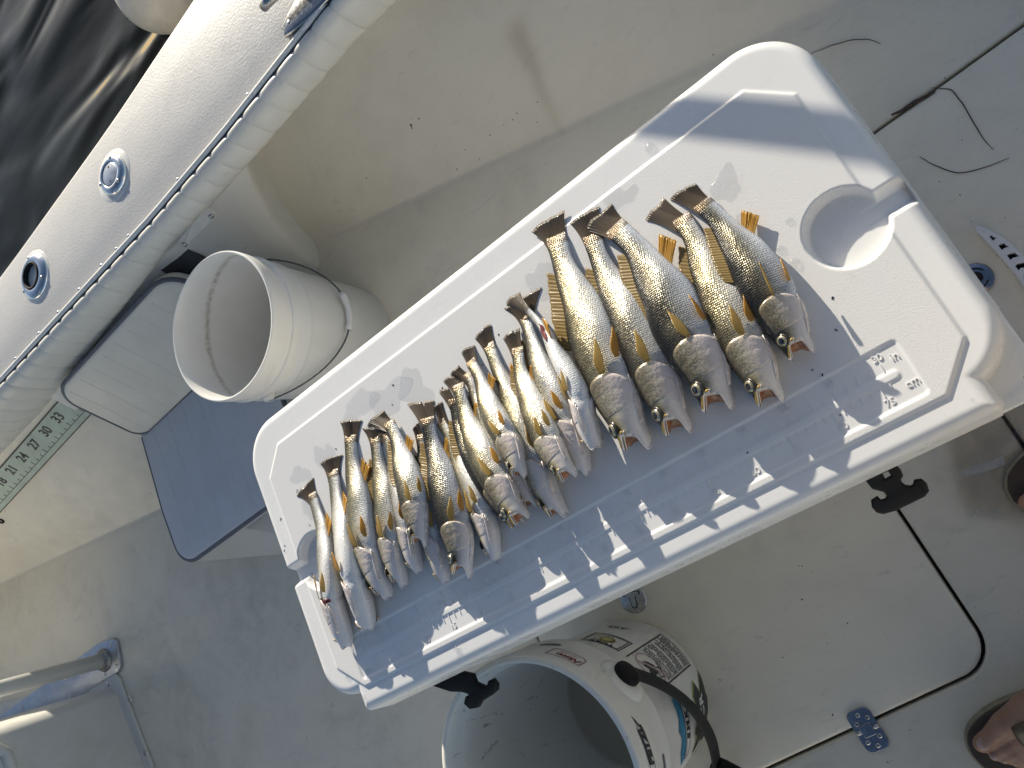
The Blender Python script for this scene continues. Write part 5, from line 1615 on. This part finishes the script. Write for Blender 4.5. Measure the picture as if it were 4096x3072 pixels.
    def tail(self, tips, mat):
        C, T, Dv, Wv, ad, av, bw = self.frame(np.array([1.0])); C, T, Dv, Wv = C[0], T[0], Dv[0], Wv[0]
        a, b = at(*tips[0], max(C[2] - 0.004, LIDZ + 0.002)), at(*tips[1], max(C[2] - 0.003, LIDZ + 0.002))
        hd = a - b; hd -= T * (hd @ T)
        if hd @ Dv < 0: a, b = b, a
        nu, nv = 12, 52
        G = np.zeros((nu, nv, 3)); UV = np.zeros((nu, nv, 2))
        rag = np.cumsum(self.rs.normal(0, 0.007, nv)); rag -= rag.mean()
        rag = np.clip(rag, -0.05, 0.05) + self.rs.uniform(-0.008, 0.006, nv)
        for _ in range(1 if self.rs.random() < 0.5 else 0):           # a torn notch here and there
            k = self.rs.integers(6, nv - 6); rag[k:k + 2] -= self.rs.uniform(0.08, 0.22)
        r0a, r0b = C + Dv * ad[0] * 0.98 - T * 0.006, C - Dv * av[0] * 0.98 - T * 0.006
        mid = (a + b) / 2 + T * 0.03 * np.linalg.norm(a - b)
        lead = 0.10
        for j in range(nv):
            v = j / (nv - 1)
            root = r0a * (1 - v) + r0b * v
            tip = (1 - v) ** 2 * a + 2 * v * (1 - v) * (2 * mid - (a + b) / 2) + v * v * b
            lens = 1.0 + rag[j]
            for i in range(nu):
                u = i / (nu - 1)
                p = root + (tip - root) * u * lens
                # edges of the fan flare outwards
                p = p + (a - b) * (0.5 - v) * (u * u - u) * 0.45
                p[2] += 0.0003 * math.sin(v * 75) * u + 0.004 * u * math.sin(v * 5 + self.rs.uniform(0, 0.02)) - 0.003 * u
                p[2] = max(p[2], LIDZ + 0.0008)
                G[i, j] = p; UV[i, j] = (u, v)
        self.shell('tail_fin', G, mat, UV, 0.0008)

    def sidefin(self, name, s, th, ln, wd, lift, mat):
        L = self.L
        C, T, Dv, Wv, *_ = self.frame(np.array([s])); T, Dv, Wv = T[0], Dv[0], Wv[0]
        th = th + self.rs.uniform(-0.08, 0.08)
        o = self.surf(s, th)
        nrm = self.surf(s, th, 0.01) - o; nrm /= np.linalg.norm(nrm)
        wdir = np.cross(nrm, T); wdir /= np.linalg.norm(wdir)
        lift = lift * self.rs.uniform(0.6, 1.8)
        yaw = self.rs.uniform(-0.22, 0.22)
        T2 = T * math.cos(yaw) + wdir * math.sin(yaw)
        twist = self.rs.uniform(-0.25, 0.45)
        nu, nv = 12, 15
        G = np.zeros((nu, nv, 3)); UV = np.zeros((nu, nv, 2))
        for i in range(nu):
            u = i / (nu - 1)
            w = wd * L * (0.45 + 0.5 * min(1.0, u * 2.5)) * (1 - 0.55 * max(0.0, (u - 0.55) / 0.45) ** 2)
            for j in range(nv):
                v = j / (nv - 1) - 0.5
                le = ln * L * (1 - 0.42 * (v + 0.5)) * (1 + 0.025 * math.sin(j * 2.6))
                tw = twist * (0.5 + u)
                p = o + T2 * (u * le) + (wdir * math.cos(tw) + nrm * math.sin(tw)) * (v * w) + nrm * (lift * u * le * 0.9 + 0.002 + 0.12 * w)
                p = p + nrm * 0.00035 * math.sin(j * 3.14)
                G[i, j] = p; UV[i, j] = (u, j / (nv - 1))
        self.shell(name, G, mat, UV, 0.0009)

    def medianfin(self, name, s0, s1, th, ht, slant, mat, up):
        L = self.L
        nu, nv = 8, 40
        G = np.zeros((nu, nv, 3)); UV = np.zeros((nu, nv, 2))
        rag = self.rs.uniform(-0.07, 0.05, nv)
        for j in range(nv):
            v = j / (nv - 1)
            s = s0 + (s1 - s0) * v
            C, T, Dv, Wv, ad, av, bw = self.frame(np.array([s]))
            T, Dv, Wv = T[0], Dv[0], Wv[0]
            root = self.surf(s, th)
            d = Dv if th < 1 else -Dv
            flat = d.copy(); flat[2] *= 0.25; flat /= np.linalg.norm(flat)
            hh = ht * L * (0.45 + 0.75 * math.sin(math.pi * (0.12 + 0.62 * (1 - v)))) * (1 + rag[j])
            if name == 'anal_fin': hh = ht * L * (1 - 0.35 * v) * (1 + rag[j])
            for i in range(nu):
                u = i / (nu - 1)
                p = root - d * 0.004 + flat * hh * u + T * slant * L * u * (1.6 if name == 'anal_fin' else 1.0) + Wv * up * L * u + Wv * 0.0004 * math.sin(j * 2.2) * u
                p[2] = max(p[2], LIDZ + 0.0012)
                G[i, j] = p; UV[i, j] = (u, v)
        self.shell(name, G, mat, UV, 0.0009)

    def gill(self, side, opened):
        L = self.L
        nu, nv = 18, 16
        G = np.zeros((nu, nv, 3)); UV = np.zeros((nu, nv, 2))
        c0 = 1.62
        for j in range(nv):
            v = j / (nv - 1) * 2 - 1
            th = c0 + v * 0.98
            srear = 0.335 - 0.055 * v * v - 0.02 * v
            sfront = 0.165 + 0.02 * v
            for i in range(nu):
                u = i / (nu - 1)
                s = sfront + (srear - sfront) * u
                edge = min(1.0, (1 - abs(v)) * 5)
                out = L * (-0.0022 + 0.0024 * min(1.0, u * 2.2) + 0.0070 * u ** 2.2 * edge * (1 + 1.5 * opened * u)) - 0.005 * L * max(0, u - 0.93) / 0.07
                if u > 0.52 and u < 0.60: out -= 0.0010 * L
                G[i, j] = self.surf(s, th * side, out); UV[i, j] = (u, (v + 1) / 2)
        self.shell('gill_cover', G, M['gill'], UV, 0.0012)
        # branchial membrane folds under the throat
        if side == 1:
            for k in range(3):
                v = 2.62 + k * 0.12
                pts = [self.surf(s, v - 0.12 * (s - 0.1) * 3, 0.002 * L) for s in np.linspace(0.10, 0.30 - 0.02 * k, 9)]
                MB().tube(pts, [0.0012 * (0.3 + math.sin(math.pi * (0.08 + 0.84 * i / 8))) for i in range(9)], 6).build('throat_ray', M['jaw'], self.root, smooth=True)

    def jawplate(self, side):
        """upper jaw bone that flares at the corner of the mouth"""
        L = self.L
        nu, nv = 12, 7
        G = np.zeros((nu, nv, 3)); UV = np.zeros((nu, nv, 2))
        for i in range(nu):
            u = i / (nu - 1)
            thc = 0.35 + 1.12 * u
            for j in range(nv):
                v = j / (nv - 1)
                w = 0.012 + 0.030 * u ** 1.4
                s = 0.004 + 0.010 * u + v * w * (1.0 if u < 0.9 else 0.75)
                G[i, j] = self.surf(s, (thc + 0.10 * v) * side, L * (0.0035 + 0.006 * u * math.sin(math.pi * v)))
                UV[i, j] = (u, v)
        self.shell('upper_jaw', G, M['jaw'], UV, 0.0010)
        pts = [self.surf(0.010 + 0.010 * u + (0.012 + 0.03 * u ** 1.4) * 0.62, (0.35 + 1.12 * u + 0.06) * side, L * (0.0055 + 0.006 * u)) for u in np.linspace(0.25, 0.95, 8)]
        MB().tube(pts, [0.0035 * L + 0.0004] * 8, 6).build('jaw_edge', M['jaw_edge'], self.root, smooth=True)
        # lower jaw edge
        pts = [self.surf(0.006, (math.pi - a) * side, 0.0015 * L) for a in np.linspace(0.05, 1.25, 10)]
        MB().tube(pts, [0.0045 * L] * 10, 6).build('lower_lip', M['jaw'], self.root, smooth=True)

    def eye(self, side):
        L = self.L
        s, th = 0.098, 0.80
        o = self.surf(s, th * side)
        n = self.surf(s, th * side, 0.01) - o; n /= np.linalg.norm(n)
        C, T, Dv, Wv, *_ = self.frame(np.array([s])); T = T[0]
        a = T - n * (T @ n); a /= np.linalg.norm(a); b = np.cross(n, a)
        r = 0.0300 * L
        def ring(rr, h, k): return [o + r * rr * (math.cos(x) * a + math.sin(x) * b) + n * r * h for x in np.linspace(0, 2 * math.pi, k, endpoint=False)]
        k = 20
        prof = [(1.32, -0.10), (1.28, 0.14), (1.05, 0.26), (0.98, 0.24)]
        sock = MB(); sock.add([p for q in prof for p in ring(q[0], q[1], k)], grid_faces(4, k, True))
        e_ = sock.build('eye', M['eye_r'], self.root, smooth=True)
        prof = [(0.98, 0.20), (0.9, 0.34), (0.72, 0.44), (0.60, 0.48)]
        MB().add([p for q in prof for p in ring(q[0], q[1], k)], grid_faces(4, k, True)).build('iris', M['eye_w'], e_, smooth=True)
        prof = [(0.61, 0.475), (0.45, 0.53), (0.22, 0.57), (0.03, 0.58)]
        MB().add([p for q in prof for p in ring(q[0], q[1], k)], grid_faces(4, k, True) + [tuple(3 * k + i for i in range(k))]).build('pupil', M['eye_b'], e_, smooth=True)

    def wound(self, s0, s1, th, w):
        """torn or cut strip of red flesh"""
        nu, nv = 14, 7
        G = np.zeros((nu, nv, 3)); UV = np.zeros((nu, nv, 2))
        for i in range(nu):
            u = i / (nu - 1)
            for j in range(nv):
                v = j / (nv - 1) - 0.5
                G[i, j] = self.surf(s0 + (s1 - s0) * u, th + w * v * 2 * math.sin(math.pi * (0.06 + 0.88 * u)) + 0.12 * math.sin(u * 9), self.L * (0.0025 + 0.0018 * math.sin(u * 17 + v * 9)))
                UV[i, j] = (u, v)
        self.shell('open_wound', G, M['flesh'], UV, 0.001)


FL = [
    # label, spine pixels (tail root .. snout), tail tips, options
    ('leftmost small fish, belly up with a bleeding gill cut', [(1253, 1996), (1273, 2064), (1289, 2108), (1305, 2217), (1323, 2325), (1334, 2416), (1388, 2582)], [(1184, 1985), (1251, 1912)], dict(depth=0.80, roll=[62, 55, 35, 10], skin='pale', eye=False, gape=0.35, fins='PVA', wound=(0.300, 0.328, 2.25, 0.75))),
    ('small fish lying belly up with a smiling pale mouth, second from the left', [(1334, 1905), (1347, 1990), (1367, 2108), (1389, 2217), (1418, 2307), (1442, 2390), (1475, 2508)], [(1277, 1854), (1367, 1815)], dict(depth=0.95, roll=[80, 70, 40, 10], skin='pale', eye=False, gape=0.3, fins='PVA')),
    ('slim silver fish with amber pelvic fins, third from the left', [(1403, 1768), (1410, 1862), (1436, 1988), (1445, 2072), (1465, 2145), (1492, 2253), (1541, 2384)], [(1358, 1688), (1445, 1681)], dict(depth=0.88, roll=[38, 28, 12, 5], gape=0.8, fins='PVA')),
    ('golden fish with a dark amber belly fin, fourth from the left', [(1503, 1771), (1512, 1844), (1533, 1952), (1546, 2036), (1557, 2119), (1573, 2217), (1602, 2337)], [(1447, 1717), (1559, 1722)], dict(depth=0.86, roll=[32, 22, 10, 5], gape=0.85, fins='PVD')),
    ('small fish lying half hidden below the fish with the bright flank scales', [(1551, 1753), (1572, 1850), (1592, 1960), (1620, 2080), (1640, 2170), (1668, 2282)], [(1506, 1750), (1551, 1721)], dict(depth=0.80, roll=[45, 30, 10], skin='pale', gape=0.6, fins='V', eye=False)),
    ('short fish with netted dark scales, resting on two others', [(1562, 1703), (1591, 1771), (1617, 1862), (1649, 1970), (1668, 2072), (1676, 2178)], [(1465, 1706), (1526, 1639)], dict(depth=1.02, roll=0, lift=0.004, lift_head=0.024, skin='silver', fins='PVAD')),
    ('fish almost hidden between the netted one and the dusky one', [(1685, 1760), (1692, 1860), (1700, 1970), (1722, 2100), (1745, 2200), (1777, 2324)], [(1647, 1715), (1672, 1693)], dict(depth=0.72, roll=[40, 20, 5], skin='silver', gape=0.5, fins='VD', eye=False)),
    ('dusky dark grey fish with a frayed brown tail', [(1714, 1695), (1729, 1771), (1758, 1862), (1782, 1970), (1804, 2036), (1828, 2127), (1840, 2181), (1843, 2297)], [(1626, 1621), (1729, 1601)], dict(depth=0.98, roll=-4, lift=0.003, lift_head=0.009, skin='dark', tailmat='pale_tail', gape=1.15, fins='PVAD')),
    ('narrow pinkish fish turned on its back, right of the dusky one', [(1772, 1703), (1801, 1753), (1830, 1826), (1868, 1912), (1905, 1991), (1931, 2052), (1956, 2124), (1977, 2232)], [(1729, 1625), (1766, 1610)], dict(depth=0.80, roll=[45, 45, 30, 20], skin='gold', gape=0.6, fins='PVAD')),
    ('dark fish peeping out underneath the wide eyed golden one', [(1819, 1617), (1840, 1710), (1880, 1800), (1935, 1900), (1990, 1985), (2030, 2050), (2072, 2105)], [(1752, 1570), (1790, 1552)], dict(depth=0.80, roll=-8, skin='dark', gape=1.0, fins='D', tailmat='pale_tail')),
    ('wide eyed golden fish lying over a dark one', [(1837, 1559), (1862, 1654), (1898, 1745), (1949, 1853), (2003, 1944), (2040, 2020), (2090, 2085)], [(1768, 1527), (1815, 1500)], dict(depth=0.92, roll=6, lift=0.006, lift_head=0.020, gape=0.9, fins='PVA')),
    ('pale fish whose jaw shows beside the wide eyed golden one', [(1877, 1512), (1910, 1600), (1955, 1700), (2010, 1800), (2075, 1920), (2128, 2028)], [(1799, 1501), (1833, 1462)], dict(depth=0.74, roll=15, skin='silver', gape=0.8, fins='D')),
    ('small silver fish with its head above the pale jaw', [(1889, 1458), (1920, 1516), (1950, 1606), (1972, 1660), (2003, 1716), (2047, 1790), (2081, 1908)], [(1840, 1411), (1887, 1380)], dict(depth=0.92, roll=[20, 14, 10], lift=0.008, lift_head=0.028, gape=0.75, fins='PVA')),
    ('fish passing under its neighbours with its head deep in shade', [(1963, 1400), (1985, 1462), (2018, 1534), (2058, 1625), (2110, 1760), (2150, 1870), (2186, 1962), (2240, 2065)], [(1895, 1353), (1960, 1293)], dict(depth=0.72, roll=[30, 18, 10], skin='gold', gape=0.8, fins='VA')),
    ('golden fish in the middle of the row lying on top of others', [(2072, 1411), (2078, 1462), (2097, 1534), (2133, 1624), (2168, 1708), (2206, 1799), (2280, 1915)], [(2007, 1353), (2068, 1313)], dict(depth=0.96, roll=[16, 16, 12], lift=0.010, lift_head=0.026, gape=0.95, fins='PVAD')),
    ('silver fish with broad brown tail under the wounded one', [(2104, 1281), (2118, 1335), (2148, 1426), (2191, 1534), (2238, 1643), (2275, 1720), (2305, 1800), (2332, 1893)], [(2016, 1237), (2162, 1151)], dict(depth=0.86, roll=[28, 30, 20], skin='silver', gape=0.5, fins='PVD', eye=False)),
    ('slender fish belly up with torn red flesh near its tail', [(2112, 1245), (2166, 1303), (2206, 1375), (2256, 1462), (2303, 1534), (2325, 1588), (2340, 1672), (2382, 1792)], [(2022, 1220), (2065, 1161)], dict(depth=0.72, roll=[80, 84, 80, 60], lift=0.012, lift_head=0.020, skin='pale', tailmat='pale_tail', gape=0.4, fins='PVA', eye=False, wound=(0.86, 0.72, 2.55, 0.42))),
    ('large silver gold fish, first of the five big ones from the left', [(2231, 974), (2253, 1057), (2296, 1148), (2332, 1238), (2365, 1330), (2412, 1449), (2444, 1521), (2486, 1630), (2548, 1795)], [(2122, 927), (2256, 840)], dict(depth=0.97, roll=[16, 12, 8], gape=1.0, fins='PVD')),
    ('large fish with wet glossy tail edge, second of the five big ones', [(2376, 967), (2401, 1039), (2444, 1130), (2500, 1230), (2545, 1330), (2593, 1431), (2618, 1490), (2652, 1580), (2708, 1738)], [(2278, 895), (2394, 820)], dict(depth=0.92, roll=5, gape=1.15, skin='silver', fins='PVAD')),
    ('deep bodied large fish with orange fins, middle of the five big ones', [(2477, 924), (2538, 985), (2600, 1076), (2665, 1184), (2719, 1300), (2760, 1371), (2817, 1470), (2862, 1640)], [(2332, 924), (2441, 811)], dict(depth=1.10, roll=2, lift=0.003, gape=1.2, skin='dark', fins='PVAD')),
    ('golden large fish with split fan tail, fourth of the five big ones', [(2738, 892), (2785, 971), (2821, 1062), (2872, 1170), (2926, 1281), (2965, 1360), (3018, 1462), (3077, 1617)], [(2581, 881), (2655, 790)], dict(depth=0.98, roll=8, gape=1.15, tailmat='pale_tail', fins='PVDF')),
    ('rightmost large fish, dark backed with one fin standing up', [(2825, 827), (2876, 881), (2948, 971), (3020, 1080), (3080, 1185), (3122, 1260), (3150, 1320), (3196, 1428)], [(2671, 794), (2781, 732)], dict(depth=1.12, roll=-3, gape=1.25, skin='dark', lift=0.002, fins='VAD')),
]
fishes = [Fish(a, b, c, **d) for a, b, c, d in FL]

# the upright pectoral fin of the rightmost fish
fi = fishes[-1]
C, T, Dv, Wv, *_ = fi.frame(np.array([0.335])); T, Dv, Wv = T[0], Dv[0], Wv[0]
o = fi.surf(0.335, 1.55)
G = np.zeros((10, 9, 3)); UV = np.zeros((10, 9, 2))
for i in range(10):
    u = i / 9
    for j in range(9):
        v = j / 8 - 0.5
        w = 0.045 * fi.L * (0.35 + 1.6 * u * (1 - u)) * (1 - 0.8 * u ** 3)
        G[i, j] = o + (Wv * 0.45 + T * 0.9) * u * 0.19 * fi.L + (Wv * 0.9 - T * 0.45) * v * w + Dv * 0.0004 * math.sin(j * 3)
        UV[i, j] = (u, j / 8)
fi.shell('pectoral_fin', G, FINS['yellow'], UV, 0.0012)

# pale upper lip and dark mouth of the belly-up fish
fi = fishes[1]
for rr, nm, mt_, ou in ((0.92, 'upper_lip', M['jaw'], 0.004), (0.62, 'mouth_gap', M['mouth'], 0.005)):
    pts = [fi.surf(0.022 + 0.022 * (1 - abs(v) ** 2) * rr, 2.0 + 1.05 * v * rr, ou * fi.L) for v in np.linspace(-1, 1, 13)]
    MB().tube(pts, [fi.L * (0.006 if nm == 'upper_lip' else 0.009) * (1.05 - abs(v) ** 3) for v in np.linspace(-1, 1, 13)], 8).build(nm, mt_, fi.root, smooth=True)

# ---------------------------------------------------------------- wet film and drops on the lid
t = NT('wet_film')
gl = t.n('BsdfGlossy'); gl.inputs['Roughness'].default_value = 0.05
tp = t.n('BsdfTransparent'); tp.inputs[0].default_value = (0.955, 0.96, 0.965, 1)
fz = t.n('Fresnel'); fz.inputs[0].default_value = 1.33
mx = t.n('MixShader'); mx.inputs[0].default_value = 0.07; t.l(tp.outputs[0], mx.inputs[1]); t.l(gl.outputs[0], mx.inputs[2]); t.l(mx.outputs[0], t.out.inputs[0])
wet = MB()
pr = random.Random(5)


def puddle(px, py, rx, ry, seed, h=0.0007):
    P = at(px, py, LIDZ)
    q = random.Random(seed)
    ph = [q.uniform(0, 6.28) for _ in range(5)]
    n = 40
    ring = []
    for k in range(n):
        a = 2 * math.pi * k / n
        r = 1 + 0.22 * math.sin(2 * a + ph[0]) + 0.16 * math.sin(3 * a + ph[1]) + 0.10 * math.sin(5 * a + ph[2]) + 0.05 * math.sin(9 * a + ph[3])
        ring.append((P[0] + rx * r * math.cos(a), P[1] + ry * r * math.sin(a)))
    V = [(x, y, LIDZ + 0.0002) for x, y in ring] + [(P[0] + (x - P[0]) * 0.93, P[1] + (y - P[1]) * 0.93, LIDZ + h) for x, y in ring] + [(P[0], P[1], LIDZ + h)]
    wet.add(V, [(k, (k + 1) % n, n + (k + 1) % n, n + k) for k in range(n)] + [(n + k, n + (k + 1) % n, 2 * n) for k in range(n)])


for a_ in ((2905, 740, 0.014, 0.022, 1), (3000, 960, 0.012, 0.03, 2), (1440, 1620, 0.03, 0.022, 3), (1560, 1590, 0.034, 0.026, 4), (1660, 1560, 0.026, 0.03, 5), (1230, 2030, 0.012, 0.016, 6), (1300, 1830, 0.018, 0.024, 7), (2170, 1130, 0.016, 0.03, 8), (2480, 790, 0.02, 0.014, 9), (1200, 1900, 0.02, 0.014, 11)):
    puddle(*a_)
for px, py, r in ((3160, 886, 0.0045), (3182, 1056, 0.0065), (3125, 1000, 0.005), (1390, 2708, 0.005), (1454, 2792, 0.005), (1467, 2814, 0.002), (1823, 2593, 0.0045), (1836, 2601, 0.0045), (1838, 2625, 0.0055), (1990, 2480, 0.002), (2600, 590, 0.007), (3215, 1990, 0.002), (1760, 2410, 0.004), (2350, 2390, 0.003), (3890, 1600, 0.002), (3600, 1500, 0.0015)):
    P = at(px, py, LZ + 0.001)
    z = LZ + float(lid_height(np.array([[P[0]]]), np.array([[P[1]]]))[0, 0])
    wet.lathe([(r, -0.0003), (r * 0.92, 0.22 * r), (r * 0.6, 0.42 * r), (r * 0.2, 0.5 * r), (0.0, 0.51 * r)], (P[0], P[1], z), 16)
tag(wet.build('water_drops', t.m, None, smooth=True), 'water drops and wet smears on the white cooler lid', 'water drops', kind='stuff')
# dark crumbs on the lid
cr = MB()
for px, py in ((1345, 1795), (1573, 1540), (1570, 1618), (1770, 1552), (1762, 1562), (1995, 1338), (1120, 2074), (1118, 2080), (1135, 2183), (1133, 2203), (3330, 1192), (3345, 1320), (3250, 1480), (3290, 1500), (1190, 1960), (1189, 1968), (3360, 1660), (2990, 1810), (1930, 1460), (1240, 2100)):
    P = at(px, py, LZ + 0.002)
    z = LZ + float(lid_height(np.array([[P[0]]]), np.array([[P[1]]]))[0, 0])
    cr.box((P[0], P[1], z + 0.0003), (pr.uniform(0.0012, 0.003), pr.uniform(0.001, 0.0016), 0.0006), pr.uniform(0, 3))
tag(cr.build('lid_crumbs', plain('dark_crumb', (0.01, 0.012, 0.016), 0.5)), 'tiny dark crumbs on the cooler lid', 'crumbs', kind='stuff')
